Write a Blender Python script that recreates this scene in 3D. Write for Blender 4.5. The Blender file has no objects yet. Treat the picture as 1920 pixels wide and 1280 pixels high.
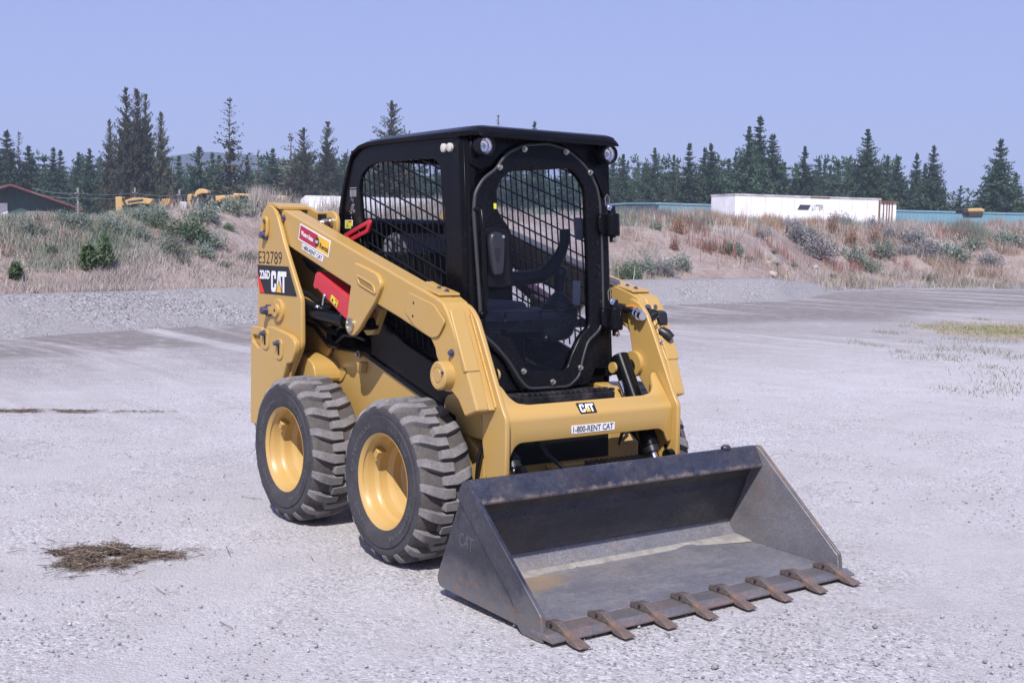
import bpy, bmesh, math, random
import numpy as np
from mathutils import Vector, Matrix
R_ = math.radians
scene = bpy.context.scene
col = scene.collection

# ---------------------------------------------------------------- camera
CAM = np.array([4.71144378, -3.50904541, 1.45011257])
AZ, PIT, ROLL, FPX = 2.50989422, -0.0819275903, 0.0152881741, 2324.01569
fw = np.array([math.cos(PIT)*math.cos(AZ), math.cos(PIT)*math.sin(AZ), math.sin(PIT)])
rt = np.cross(fw, [0, 0, 1]); rt /= np.linalg.norm(rt); up = np.cross(rt, fw)
rt2 = rt*math.cos(ROLL)+up*math.sin(ROLL); up2 = -rt*math.sin(ROLL)+up*math.cos(ROLL)
cd = bpy.data.cameras.new('camera'); cam = bpy.data.objects.new('camera', cd); col.objects.link(cam)
cam.matrix_world = Matrix(((rt2[0], up2[0], -fw[0], CAM[0]), (rt2[1], up2[1], -fw[1], CAM[1]),
                           (rt2[2], up2[2], -fw[2], CAM[2]), (0, 0, 0, 1)))
cd.sensor_width = 36.0; cd.lens = 36.0*FPX/1920.0; cd.clip_start = 0.05; cd.clip_end = 6000
scene.camera = cam

# ---------------------------------------------------------------- sky, sun, exposure
SUN_EL, SUN_AZ = R_(48), R_(-43)          # azimuth measured from +x towards +y
world = bpy.data.worlds.new('World'); scene.world = world; world.use_nodes = True
nt = world.node_tree; nt.nodes.clear()
wo = nt.nodes.new('ShaderNodeOutputWorld'); bg = nt.nodes.new('ShaderNodeBackground')
sky = nt.nodes.new('ShaderNodeTexSky'); sky.sky_type = 'NISHITA'; sky.sun_disc = False
sky.sun_elevation = SUN_EL; sky.sun_rotation = math.pi/2-SUN_AZ
sky.air_density = 1.0; sky.dust_density = 1.0; sky.ozone_density = 1.6
mixs = nt.nodes.new('ShaderNodeMix'); mixs.data_type = 'RGBA'; mixs.inputs['Factor'].default_value = 0.78
mixs.inputs['B'].default_value = (3.15, 3.8, 8.1, 1)     # smoky lavender summer haze over the blue
nt.links.new(sky.outputs[0], mixs.inputs['A']); nt.links.new(mixs.outputs['Result'], bg.inputs[0])
bg.inputs[1].default_value = 0.075; nt.links.new(bg.outputs[0], wo.inputs[0])
sd = bpy.data.lights.new('sun', 'SUN'); sd.energy = 4.0; sd.angle = R_(0.53); sd.color = (1.0, 0.955, 0.90)
sun = bpy.data.objects.new('sun', sd); col.objects.link(sun)
sv = Vector((math.cos(SUN_EL)*math.cos(SUN_AZ), math.cos(SUN_EL)*math.sin(SUN_AZ), math.sin(SUN_EL)))
sun.rotation_euler = sv.to_track_quat('Z', 'Y').to_euler(); sun.location = (0, 0, 40)
scene.view_settings.view_transform = 'Standard'; scene.view_settings.look = 'None'
scene.view_settings.exposure = 0.62; scene.view_settings.gamma = 1.0

# ---------------------------------------------------------------- helpers: placing
F2 = np.array([math.cos(AZ), math.sin(AZ)]); R2 = np.array([math.sin(AZ), -math.cos(AZ)])
def P(S, D, z=0.0):
    p = CAM[:2]+F2*D+R2*S
    return (float(p[0]), float(p[1]), float(z))
def ray(px, py): return fw+rt2*(px-960)/FPX-up2*(py-640)/FPX
def at(px, py, D):
    d = ray(px, py); t = D/(d[:2]@F2); return CAM+d*t
def SD(px, py, D):
    w = at(px, py, D); return float((w[:2]-CAM[:2])@R2), float(w[2])

# ---------------------------------------------------------------- helpers: tags
def tag(o, label=None, cat=None, group=None, kind=None):
    if label: o['label'] = label
    if cat: o['category'] = cat
    if group: o['group'] = group
    if kind: o['kind'] = kind
    return o
def empty(name, loc=(0, 0, 0), rz=0.0, parent=None):
    o = bpy.data.objects.new(name, None); col.objects.link(o); o.location = loc; o.rotation_euler = (0, 0, rz)
    o.empty_display_size = .2
    if parent: o.parent = parent
    return o
def link(name, me, m=None, parent=None):
    o = bpy.data.objects.new(name, me); col.objects.link(o)
    if m is not None:
        me.materials.clear(); me.materials.append(m)
    if parent: o.parent = parent
    return o
def copy_tree(o, parent=None):
    c = o.copy(); col.objects.link(c); c.parent = parent
    for ch in list(o.children): copy_tree(ch, c)
    return c

# ---------------------------------------------------------------- helpers: materials
def new_mat(name):
    m = bpy.data.materials.new(name); m.use_nodes = True
    return m, m.node_tree, m.node_tree.nodes['Principled BSDF']
def N(t, typ, **kw):
    n = t.nodes.new(typ)
    for k, v in kw.items(): setattr(n, k, v)
    return n
def noise(t, scale, detail=4.0, rough=.6, vec=None, dist=0.0):
    n = N(t, 'ShaderNodeTexNoise'); n.inputs['Scale'].default_value = scale
    n.inputs['Detail'].default_value = detail; n.inputs['Roughness'].default_value = rough
    n.inputs['Distortion'].default_value = dist
    if vec is not None: t.links.new(vec, n.inputs['Vector'])
    return n
def coords(t, scale=(1, 1, 1), rot=(0, 0, 0)):
    c = N(t, 'ShaderNodeTexCoord'); mp = N(t, 'ShaderNodeMapping')
    mp.inputs['Scale'].default_value = scale; mp.inputs['Rotation'].default_value = rot
    t.links.new(c.outputs['Object'], mp.inputs['Vector']); return mp.outputs[0]
def ramp(t, fac, stops):
    r = N(t, 'ShaderNodeValToRGB'); e = r.color_ramp.elements
    while len(e) < len(stops): e.new(.5)
    for k, (p, c) in zip(e, stops):
        k.position = p; k.color = (c[0], c[1], c[2], 1) if not isinstance(c, (int, float)) else (c, c, c, 1)
    t.links.new(fac, r.inputs[0]); return r.outputs[0]
def mixc(t, fac, a, b, mode='MIX'):
    n = N(t, 'ShaderNodeMix', data_type='RGBA', blend_type=mode)
    for s, v in (('Factor', fac), ('A', a), ('B', b)):
        if isinstance(v, (int, float)): n.inputs[s].default_value = v
        elif isinstance(v, tuple): n.inputs[s].default_value = (v[0], v[1], v[2], 1)
        else: t.links.new(v, n.inputs[s])
    return n.outputs['Result']
def mmath(t, op, a, b=None, clamp=False):
    n = N(t, 'ShaderNodeMath', operation=op); n.use_clamp = clamp
    for i, v in enumerate((a, b)):
        if v is None: continue
        if isinstance(v, (int, float)): n.inputs[i].default_value = v
        else: t.links.new(v, n.inputs[i])
    return n.outputs[0]
def bump(t, b, h, strength, dist):
    n = N(t, 'ShaderNodeBump'); n.inputs['Strength'].default_value = strength; n.inputs['Distance'].default_value = dist
    t.links.new(h, n.inputs['Height']); t.links.new(n.outputs[0], b.inputs['Normal'])
def setb(b, colr=None, rough=None, metal=None, spec=None, **kw):
    if colr is not None: b.inputs['Base Color'].default_value = (*colr, 1)
    if rough is not None: b.inputs['Roughness'].default_value = rough
    if metal is not None: b.inputs['Metallic'].default_value = metal
    if spec is not None: b.inputs['Specular IOR Level'].default_value = spec
    for k, v in kw.items(): b.inputs[k].default_value = v
def simple(name, colr, rough=.5, metal=0.0, spec=.5, var=.12, vscale=8.0, bmp=0.0, bscale=60.0):
    m, t, b = new_mat(name); setb(b, colr, rough, metal, spec)
    if var:
        n = noise(t, vscale, vec=coords(t))
        lo = tuple(max(0, c*(1-var)) for c in colr); hi = tuple(min(1, c*(1+var)) for c in colr)
        t.links.new(ramp(t, n.outputs['Fac'], [(.3, lo), (.7, hi)]), b.inputs['Base Color'])
        t.links.new(ramp(t, n.outputs['Fac'], [(.3, max(0, rough-.08)), (.7, min(1, rough+.08))]), b.inputs['Roughness'])
    if bmp: bump(t, b, noise(t, bscale, vec=coords(t)).outputs['Fac'], bmp, .01)
    return m
def painted(name, colr, rough, dust, dustcol, dscale=5.0, spec=.5, scratch=None):
    """painted steel: base coat, thin dust in clouds, small scuffs"""
    m, t, b = new_mat(name); setb(b, colr, rough, 0, spec)
    v = coords(t); n1 = noise(t, dscale, 6, .65, v); n2 = noise(t, dscale*14, 3, .6, v)
    d = mmath(t, 'MULTIPLY', ramp(t, n1.outputs['Fac'], [(.42, 0), (.75, 1)]), ramp(t, n2.outputs['Fac'], [(.35, .3), (.65, 1)]))
    d = mmath(t, 'MULTIPLY', d, dust)
    c = mixc(t, d, colr, dustcol)
    if scratch:
        vs = coords(t, (3, 3, 26), (.4, .2, .1)); s = noise(t, 9, 3, .6, vs)
        c = mixc(t, mmath(t, 'MULTIPLY', ramp(t, s.outputs['Fac'], [(.68, 0), (.73, 1)]), scratch[0]), c, scratch[1])
    if scratch:
        ch = noise(t, 46, 6, .75, v); c = mixc(t, mmath(t, 'MULTIPLY', ramp(t, ch.outputs['Fac'], [(.70, 0), (.74, 1)]), .55), c, (.10, .075, .05))
    t.links.new(c, b.inputs['Base Color'])
    t.links.new(mmath(t, 'ADD', mmath(t, 'MULTIPLY', d, .45), rough, True), b.inputs['Roughness'])
    bump(t, b, n2.outputs['Fac'], .05, .004)
    return m

YEL = painted('yellow_paint', (.452, .283, .083), .33, .30, (.37, .30, .22), 3.0, .5, (.35, (.40, .33, .24)))
YELD = painted('yellow_rim_paint', (.47, .30, .098), .34, .3, (.42, .34, .23), 6.0)
BLK = painted('black_paint', (.0035, .0035, .005), .26, .10, (.05, .047, .05), 3.5, .14)
BLK2 = painted('black_satin_plastic', (.006, .006, .0085), .36, .14, (.045, .042, .044), 6.0, .18)
DARK = simple('greasy_metal_and_hole_shade', (.007, .0065, .0065), .55, 0, .25, .3)  # greasy metal; also painted shade inside holes, slots and the front opening
HOSE = simple('black_rubber_hose', (.011, .011, .014), .36, 0, .4, .25)
GREY = simple('grey_plastic', (.018, .018, .023), .36, 0, .5, .1)
SEAT = simple('grey_seat_fabric', (.13, .13, .155), .8, 0, .2, .12, 30, .2, 300)
CHROME = simple('chromed_steel', (.62, .62, .66), .18, 1.0, .5, .08, 40)
ZINC = simple('zinc_plated_steel', (.5, .47, .4), .34, 1.0, .5, .2, 60)
BLUEBOLT = simple('dark_plated_bolt', (.10, .10, .17), .35, .6, .5, .2, 60)
RED = painted('red_paint', (.50, .022, .036), .38, .25, (.5, .2, .17), 6.0)
WHITE = simple('white_vinyl', (.72, .72, .76), .45, 0, .4, .04)
VBLK = simple('black_vinyl', (.012, .012, .014), .4, 0, .4, .1)
VYEL = simple('yellow_vinyl', (.75, .42, .03), .45, 0, .4, .05)
VLIME = simple('lime_warning_vinyl', (.62, .62, .04), .45, 0, .4, .08)
VRED = simple('crimson_vinyl', (.38, .018, .045), .45, 0, .4, .05)
VRED2 = simple('scarlet_vinyl', (.62, .025, .02), .45, 0, .4, .05)

# ---------------------------------------------------------------- helpers: meshes
def bevel(o, w=.004, seg=2, ang=35):
    b = o.modifiers.new('edge', 'BEVEL'); b.width = w; b.segments = seg; b.limit_method = 'ANGLE'; b.angle_limit = R_(ang)
    return o
def smooth(me, ang=40):
    me.polygons.foreach_set('use_smooth', [True]*len(me.polygons)); me.set_sharp_from_angle(angle=R_(ang)); return me
class MB:
    def __init__(s): s.v = []; s.f = []
    def add(s, vs, fs):
        k = len(s.v); s.v += [tuple(map(float, a)) for a in vs]; s.f += [tuple(i+k for i in f) for f in fs]; return s
    def box(s, x0, x1, y0, y1, z0, z1):
        return s.add([(x0, y0, z0), (x1, y0, z0), (x1, y1, z0), (x0, y1, z0), (x0, y0, z1), (x1, y0, z1), (x1, y1, z1), (x0, y1, z1)],
                     [(0, 3, 2, 1), (4, 5, 6, 7), (0, 1, 5, 4), (1, 2, 6, 5), (2, 3, 7, 6), (3, 0, 4, 7)])
    def prism(s, poly, y0, y1):
        """polygon in (x, z) pulled along y"""
        n = len(poly); a = sum(poly[i][0]*poly[(i+1) % n][1]-poly[(i+1) % n][0]*poly[i][1] for i in range(n))
        if a < 0: poly = poly[::-1]
        y0, y1 = min(y0, y1), max(y0, y1)
        vs = [(x, y0, z) for x, z in poly]+[(x, y1, z) for x, z in poly]
        fs = [tuple(range(n)), tuple(range(2*n-1, n-1, -1))]+[(i, i+n, (i+1) % n+n, (i+1) % n) for i in range(n)]
        return s.add(vs, fs)
    def ring(s, c, u, w, r, n): return [tuple(np.array(c)+r*(math.cos(2*math.pi*i/n)*np.array(u)+math.sin(2*math.pi*i/n)*np.array(w))) for i in range(n)]
    def tube(s, pts, r, n=10, caps=True):
        pts = [np.array(p, float) for p in pts]; rr = r if isinstance(r, (list, tuple)) else [r]*len(pts)
        base = len(s.v); pu = None
        for i, p in enumerate(pts):
            d = pts[min(i+1, len(pts)-1)]-pts[max(i-1, 0)]; d /= max(np.linalg.norm(d), 1e-9)
            if pu is None:
                a = np.array([0, 0, 1.]) if abs(d[2]) < .9 else np.array([1., 0, 0])
                pu = np.cross(a, d)
            pu = pu-d*(pu@d); pu /= max(np.linalg.norm(pu), 1e-9); w = np.cross(d, pu)
            s.v += s.ring(p, pu, w, rr[i], n)
        for i in range(len(pts)-1):
            for j in range(n):
                a = base+i*n+j; b = base+i*n+(j+1) % n; s.f.append((a, b, b+n, a+n))
        if caps:
            s.f.append(tuple(base+j for j in range(n-1, -1, -1))); e = base+(len(pts)-1)*n; s.f.append(tuple(e+j for j in range(n)))
        return s
    def cyl(s, a, b, r, n=20, r2=None): return s.tube([a, b], [r, r if r2 is None else r2], n)
    def sphere(s, c, r, nu=14, nv=8, sc=(1, 1, 1)):
        vs = [(c[0], c[1], c[2]-r*sc[2])]; fs = []
        for i in range(1, nv):
            t = math.pi*i/nv-math.pi/2
            for j in range(nu):
                a = 2*math.pi*j/nu; vs.append((c[0]+r*sc[0]*math.cos(t)*math.cos(a), c[1]+r*sc[1]*math.cos(t)*math.sin(a), c[2]+r*sc[2]*math.sin(t)))
        vs.append((c[0], c[1], c[2]+r*sc[2])); e = len(vs)-1
        for j in range(nu):
            fs.append((0, 1+(j+1) % nu, 1+j)); fs.append((e, e-nu+j, e-nu+(j+1) % nu))
            for i in range(nv-2):
                a = 1+i*nu+j; b = 1+i*nu+(j+1) % nu; fs.append((a, b, b+nu, a+nu))
        return s.add(vs, fs)
    def lathe(s, prof, c=(0, 0, 0), n=48, axis='y', close=False):
        """profile of (w, r): w along the axis, r from it"""
        base = len(s.v)
        for (w, r) in prof:
            for j in range(n):
                a = 2*math.pi*j/n
                if axis == 'y': s.v.append((c[0]+r*math.cos(a), c[1]+w, c[2]+r*math.sin(a)))
                elif axis == 'x': s.v.append((c[0]+w, c[1]+r*math.cos(a), c[2]+r*math.sin(a)))
                else: s.v.append((c[0]+r*math.cos(a), c[1]+r*math.sin(a), c[2]+w))
        k = len(prof); fl = axis == 'y'
        for i in range(k if close else k-1):
            for j in range(n):
                a = base+i*n+j; b = base+i*n+(j+1) % n; c2 = base+((i+1) % k)*n+(j+1) % n; d = base+((i+1) % k)*n+j
                s.f.append((a, d, c2, b) if not fl else (a, b, c2, d))
        return s
    def build(s, name, m, parent=None, bev=0, sm=0, seg=2):
        me = bpy.data.meshes.new(name); me.from_pydata(s.v, [], s.f)
        bm = bmesh.new(); bm.from_mesh(me); bmesh.ops.recalc_face_normals(bm, faces=bm.faces[:]); bm.to_mesh(me); bm.free()
        if sm: smooth(me, sm)
        o = link(name, me, m, parent)
        if bev: bevel(o, bev, seg)
        return o
def fillet(poly, r, n=4):
    """round the corners of a closed polygon; r a number or one per corner"""
    out = []; k = len(poly); rs = r if isinstance(r, (list, tuple)) else [r]*k
    for i in range(k):
        p = np.array(poly[i], float); a = np.array(poly[i-1], float); b = np.array(poly[(i+1) % k], float)
        da = a-p; db = b-p; la = np.linalg.norm(da); lb = np.linalg.norm(db); q = min(rs[i], la*.45, lb*.45)
        if q < 1e-5: out.append(tuple(p)); continue
        p0 = p+da/la*q; p1 = p+db/lb*q
        for j in range(n+1):
            t = j/n; out.append(tuple((1-t)**2*p0+2*t*(1-t)*p+t*t*p1))
    return out
def plate_mesh(loops, thick, bev=.003, fm=None, cuts=()):
    """flat plate with holes; loops in (u, v); thickness centred on w; fm maps (u, v, w) to the place"""
    c = bpy.data.curves.new('outline', 'CURVE'); c.dimensions = '2D'; c.fill_mode = 'BOTH'
    bev = min(bev, thick*.45); c.extrude = max(thick/2-bev, 1e-5); c.bevel_depth = bev; c.bevel_resolution = 1; c.offset = -bev
    for L in loops:
        s = c.splines.new('POLY'); s.points.add(len(L)-1); s.use_cyclic_u = True
        for q, p in zip(s.points, L): q.co = (p[0], p[1], 0, 1)
    o = bpy.data.objects.new('outline', c); me = bpy.data.meshes.new_from_object(o)
    bpy.data.objects.remove(o); bpy.data.curves.remove(c)
    if cuts:
        bm = bmesh.new(); bm.from_mesh(me)
        for q in cuts: bmesh.ops.bisect_plane(bm, geom=bm.verts[:]+bm.edges[:]+bm.faces[:], plane_co=(0, q, 0), plane_no=(0, 1, 0), dist=1e-6)
        bm.to_mesh(me); bm.free()
    if fm:
        n = len(me.vertices); a = np.empty(n*3); me.vertices.foreach_get('co', a); a = a.reshape(-1, 3)
        a = np.array([fm(*p) for p in a]); me.vertices.foreach_set('co', a.ravel())
    bm = bmesh.new(); bm.from_mesh(me); bmesh.ops.remove_doubles(bm, verts=bm.verts[:], dist=1e-5)
    bmesh.ops.recalc_face_normals(bm, faces=bm.faces[:]); bm.to_mesh(me); bm.free()
    me.materials.clear(); return me
def yplate(name, loops, y, thick, m, parent, bev=.004):
    """plate standing in the x-z plane; y is the middle of its thickness"""
    return link(name, plate_mesh(loops, thick, bev, lambda u, v, w: (u, y+w, v)), m, parent)
def fplate(name, loops, fm, thick, m, parent, bev=.004, cuts=()): return link(name, plate_mesh(loops, thick, bev, fm, cuts), m, parent)
def frame_map(o, u, v):
    o = np.array(o, float); u = np.array(u, float); v = np.array(v, float); u /= np.linalg.norm(u); v = v-u*(v@u); v /= np.linalg.norm(v); w = np.cross(u, v)
    return lambda a, b, c: tuple(o+u*a+v*b+w*c)
def text_obj(name, body, W, H, fm, m, parent, bold=.012, shear=0.0, thick=.0006, cx=0.0, cy=0.0):
    """lettering fitted to W x H with its lower-left corner at (cx, cy) of the frame fm"""
    t = bpy.data.curves.new('lettering', 'FONT'); t.body = body; t.offset = bold; t.shear = shear; t.extrude = .01; t.resolution_u = 3
    o = bpy.data.objects.new('lettering', t); me = bpy.data.meshes.new_from_object(o)
    bpy.data.objects.remove(o); bpy.data.curves.remove(t)
    n = len(me.vertices); a = np.empty(n*3); me.vertices.foreach_get('co', a); a = a.reshape(-1, 3)
    lo = a.min(0); hi = a.max(0); a[:, 0] = (a[:, 0]-lo[0])/(hi[0]-lo[0])*W+cx; a[:, 1] = (a[:, 1]-lo[1])/(hi[1]-lo[1])*H+cy; a[:, 2] = np.sign(a[:, 2])*thick
    me.vertices.foreach_set('co', np.array([fm(*p) for p in a]).ravel()); me.materials.clear(); me.update()
    return link(name, me, m, parent)
def np_mesh(name, verts, faces, m, parent=None, cols=None, sm=False):
    """big meshes from arrays; faces (n,3) or (n,4); cols one colour per vertex"""
    verts = np.asarray(verts, np.float32); faces = np.asarray(faces, np.int32); k = faces.shape[1]
    me = bpy.data.meshes.new(name); me.vertices.add(len(verts)); me.vertices.foreach_set('co', verts.ravel())
    me.loops.add(faces.size); me.loops.foreach_set('vertex_index', faces.ravel())
    me.polygons.add(len(faces)); me.polygons.foreach_set('loop_start', np.arange(0, faces.size, k, dtype=np.int32))
    if cols is not None:
        ca = me.color_attributes.new('Col', 'FLOAT_COLOR', 'POINT'); c4 = np.ones((len(verts), 4), np.float32); c4[:, :3] = cols
        ca.data.foreach_set('color', c4.ravel())
    if sm: me.polygons.foreach_set('use_smooth', np.ones(len(faces), bool))
    me.update(calc_edges=True); me.validate()
    return link(name, me, m, parent) if m is not None else me
# ================================================================ SETTING
rng = np.random.default_rng(7)
def vnoise(x, y, seed=0):
    """smooth value noise for terrain"""
    x = np.asarray(x, float); y = np.asarray(y, float); xi = np.floor(x).astype(int); yi = np.floor(y).astype(int); fx = x-xi; fy = y-yi
    def h(a, b): 
        n = (a*374761393+b*668265263+seed*974711) & 0x7fffffff; n = ((n ^ (n >> 13))*1274126177) & 0x7fffffff
        return ((n ^ (n >> 16)) & 0xffff)/65535.0
    fx = fx*fx*(3-2*fx); fy = fy*fy*(3-2*fy)
    return (h(xi, yi)*(1-fx)+h(xi+1, yi)*fx)*(1-fy)+(h(xi, yi+1)*(1-fx)+h(xi+1, yi+1)*fx)*fy
def fbm(x, y, o=4, seed=0):
    s = 0; a = .5; f = 1
    for i in range(o): s = s+a*vnoise(np.asarray(x)*f, np.asarray(y)*f, seed+i); a *= .5; f *= 2
    return s
TOE = np.array([(-300, -298), (-20, 2), (-7, 17), (-4.3, 20.8), (-.5, 25), (3.6, 28.8), (7, 31.6), (10.0, 38), (13, 41.5), (30, 44), (300, 60)])
def toe(S): return np.interp(S, TOE[:, 0], TOE[:, 1])
CREST = np.array([(0, 416), (100, 415), (200, 410), (260, 404), (330, 396), (400, 390), (480, 390), (560, 400), (650, 404), (800, 404), (950, 402),
                  (1100, 405), (1160, 412), (1250, 416), (1350, 420), (1450, 424), (1550, 428), (1700, 430), (1800, 432), (1920, 432)], float)
def hill(S, D):
    S = np.asarray(S, float); D = np.asarray(D, float); T = toe(S); e = (D-T)*.7
    bank = np.interp(S, [-300, 4.0, 7.0, 10.5, 300], [.50, .50, .46, .06, .04])
    px = 960+FPX*S/np.maximum(T+9, 5); hz = 449+(px-960)*.0153
    cr = 1.45+(hz-np.interp(px, CREST[:, 0], CREST[:, 1]))/FPX*(T+8.5)
    sm = lambda a, b, x: np.clip((x-a)/(b-a), 0, 1)**2*(3-2*np.clip((x-a)/(b-a), 0, 1))
    start = np.interp(S, [-9, -5, 2, 6], [2.6, 2.4, 2.3, 1.5])
    up_ = np.clip((e-start)/(5.6-start), 0, 1); up_ = up_*.85+.15*up_*up_*(3-2*up_)
    h = bank*sm(-.05, 1.3, e)
    h = h+(cr-bank)*up_+(.24*(fbm(S*.8, D*.8, 4, 3)-.5))*sm(1.7, 3.2, e)*(1-sm(8, 12, e))
    h = h*(1-sm(7.0, 15.0, e))+sm(7.0, 15.0, e)*1.15
    return h
def hill_hit(px, py):
    d = ray(px, py); k = d[:2]@F2; s = d[:2]@R2
    for D in np.arange(14, 70, .1):
        if CAM[2]+d[2]*D/k <= hill(s/k*D, D): return s/k*D, D, float(hill(s/k*D, D))
    return s/k*50, 50.0, float(hill(s/k*50, 50))
def ground_hit(px, py):
    d = ray(px, py); t = -CAM[2]/d[2]; p = CAM+d*t; return (float(p[0]), float(p[1]), 0.0)

# ---- materials of the ground
def gravel_mat(name, base, dark, light, fine, stone, bstr, damp=False, con=1.0):
    m, t, b = new_mat(name); setb(b, base, .9, 0, .25); v = coords(t)
    big = noise(t, .35, 5, .6, v); mid = noise(t, 2.6, 5, .65, v); fin = noise(t, fine, 4, .7, v)
    vo = N(t, 'ShaderNodeTexVoronoi'); vo.inputs['Scale'].default_value = stone; t.links.new(v, vo.inputs['Vector'])
    st = N(t, 'ShaderNodeSeparateColor'); t.links.new(vo.outputs['Color'], st.inputs[0])
    c = mixc(t, ramp(t, big.outputs['Fac'], [(.36, 0), (.64, 1)]), dark, light)
    c = mixc(t, .55, c, ramp(t, mid.outputs['Fac'], [(.3, dark), (.5, base), (.72, light)]))
    if damp:
        at_ = N(t, 'ShaderNodeAttribute', attribute_name='Col'); se = N(t, 'ShaderNodeSeparateColor'); t.links.new(at_.outputs['Color'], se.inputs[0])
        ang = math.atan2(F2[1]*.66+R2[1]*.75, F2[0]*.66+R2[0]*.75)
        vs = coords(t, (.13, .95, 1), (0, 0, -ang)); sn = noise(t, 1.0, 6, .68, vs, .9)
        dm = mmath(t, 'MULTIPLY', se.outputs[0], ramp(t, sn.outputs['Fac'], [(.31, 0), (.50, 1)]))
        dm = mmath(t, 'MULTIPLY', dm, .85)
        rag = noise(t, 3.2, 5, .7, v); dm = mmath(t, 'MULTIPLY', dm, ramp(t, rag.outputs['Fac'], [(.32, .6), (.5, 1)])); c = mixc(t, dm, c, (.165, .140, .132))
        vs2 = coords(t, (.25, 2.6, 1), (0, 0, -ang+.25)); sn2 = noise(t, 1.0, 4, .6, vs2, .3)
        c = mixc(t, mmath(t, 'MULTIPLY', se.outputs[1], ramp(t, sn2.outputs['Fac'], [(.47, 0), (.66, 1)])), c, (.29, .255, .245))
        c = mixc(t, mmath(t, 'MULTIPLY', se.outputs[2], ramp(t, mid.outputs['Fac'], [(.3, .2), (.6, 1)])), c, (.36, .31, .25))
    sp = ramp(t, st.outputs[0], [(0, max(.1, 1-.60*con)), (.12, 1-.30*con), (.35, 1-.06*con), (.75, 1+.06*con), (.95, 1+.38*con)])
    low = noise(t, .85, 4, .6, v); gate = ramp(t, low.outputs['Fac'], [(.40, .18), (.60, 1)])
    c = mixc(t, mmath(t, 'MULTIPLY', gate, .9), c, sp, 'MULTIPLY')
    c = mixc(t, .7, c, ramp(t, fin.outputs['Fac'], [(.25, .52), (.5, 1.0), (.76, 1.40)]), 'MULTIPLY')
    t.links.new(c, b.inputs['Base Color'])
    h = mmath(t, 'ADD', mmath(t, 'MULTIPLY', vo.outputs['Distance'], -.7), mmath(t, 'MULTIPLY', fin.outputs['Fac'], 1.0))
    h = mmath(t, 'ADD', h, mmath(t, 'MULTIPLY', mid.outputs['Fac'], 2.2))
    bump(t, b, h, bstr, .012); return m
GRAVEL = gravel_mat('yard_gravel', (.482, .460, .466), (.415, .390, .388), (.53, .512, .524), 150, 80, .75, True, 1.0)
BANKM = gravel_mat('bank_gravel', (.265, .252, .258), (.245, .232, .237), (.285, .272, .28), 60, 40, .45, False, 1.7)

ax = np.concatenate([-np.geomspace(1500, 22, 26), np.arange(-21, 12.01, .22), np.geomspace(13, 1500, 30)])
ay = np.concatenate([-np.geomspace(1500, 11, 26), np.arange(-10, 22.01, .22), np.geomspace(23, 1500, 30)])
ax = np.concatenate([-np.geomspace(1500, 40, 22), np.arange(-39, 12.01, .3), np.geomspace(13, 1500, 26)])
ay = np.concatenate([-np.geomspace(1500, 11, 22), np.arange(-10, 44.01, .3), np.geomspace(45, 1500, 26)])
GX, GY = np.meshgrid(ax, ay, indexing='ij'); nx, ny = GX.shape
rel = np.stack([GX.ravel()-CAM[0], GY.ravel()-CAM[1]], 1); gS = rel@R2; gD = rel@F2
gz = .03*(fbm(GX.ravel()*.5, GY.ravel()*.5, 4, 11)-.5)*np.clip((np.hypot(GX.ravel()-.1, GY.ravel())-1.6)/2, 0, 1)
gz -= .5*np.clip(((gD-toe(gS))*.7-1.0)/3, 0, 1)
idx = np.arange(nx*ny).reshape(nx, ny)
gf = np.stack([idx[:-1, :-1], idx[1:, :-1], idx[1:, 1:], idx[:-1, 1:]], -1).reshape(-1, 4)
off = (toe(gS)-gD)*.7
sst = lambda a, b, x: np.clip((x-a)/(b-a), 0, 1)**2*(3-2*np.clip((x-a)/(b-a), 0, 1))
wid = np.interp(gS, [-20, -6, 0, 6, 14, 40], [3.6, 4.0, 5.0, 6.4, 11, 14])
damp = (1-sst(wid*.65, wid*1.05, off+.9*(fbm(gS*.4, gD*.4, 3, 5)-.5)))*sst(-1.5, -.2, off)
damp = np.maximum(damp, .55*(1-sst(wid*1.0, wid*2.0, off))*sst(-1.5, -.2, off))
dusty = sst(.50, .62, fbm(GX.ravel()*.33+3, GY.ravel()*.33, 4, 21))*.6*np.clip(1-gD/30, 0, 1)*sst(-3, .5, -gS)
lawnP = (np.array([8.6, 21.2])); lawn = 1-sst(.7, 1.15, np.hypot((gS-lawnP[0]-1.0)/2.8, (gD-lawnP[1])/2.7)+.5*(fbm(gS*.9, gD*.9, 3, 8)-.5))
o = np_mesh('ground', np.stack([GX.ravel(), GY.ravel(), gz], 1), gf, GRAVEL, None, np.stack([damp, dusty, lawn], 1), True)
tag(o, kind='structure')

# hillside and gravel bank: a sheet in rows that follow the toe of the bank
def sheet(name, Sl, el, m, dz=0.0, skew=None):
    S, E_ = np.meshgrid(Sl, el, indexing='ij'); D = toe(S)+E_/.7; z = hill(S, D)+dz
    if skew is not None: z = z+skew(S, D, E_)
    p = CAM[:2]+D[..., None]*F2+S[..., None]*R2; i = np.arange(S.size).reshape(S.shape)
    f = np.stack([i[:-1, :-1], i[1:, :-1], i[1:, 1:], i[:-1, 1:]], -1).reshape(-1, 4)
    return np_mesh(name, np.concatenate([p, z[..., None]], -1).reshape(-1, 3), f, m, None, None, True)
Sn = np.concatenate([-np.geomspace(290, 15, 18), np.arange(-14, 24, .2), np.geomspace(25, 290, 20)])
en = np.concatenate([np.arange(-.4, 1.75, .08)])
tag(sheet('gravel_bank', Sn, en, BANKM, .02, lambda S, D, E_: .015*(fbm(S*1.5, D*1.5, 3, 2)-.5)-.12*(E_ < -.1)-.16*(E_ > 1.62)), kind='structure')
m, t, b = new_mat('sandy_soil'); setb(b, (.36, .29, .26), .95, 0, .15); v = coords(t)
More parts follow.
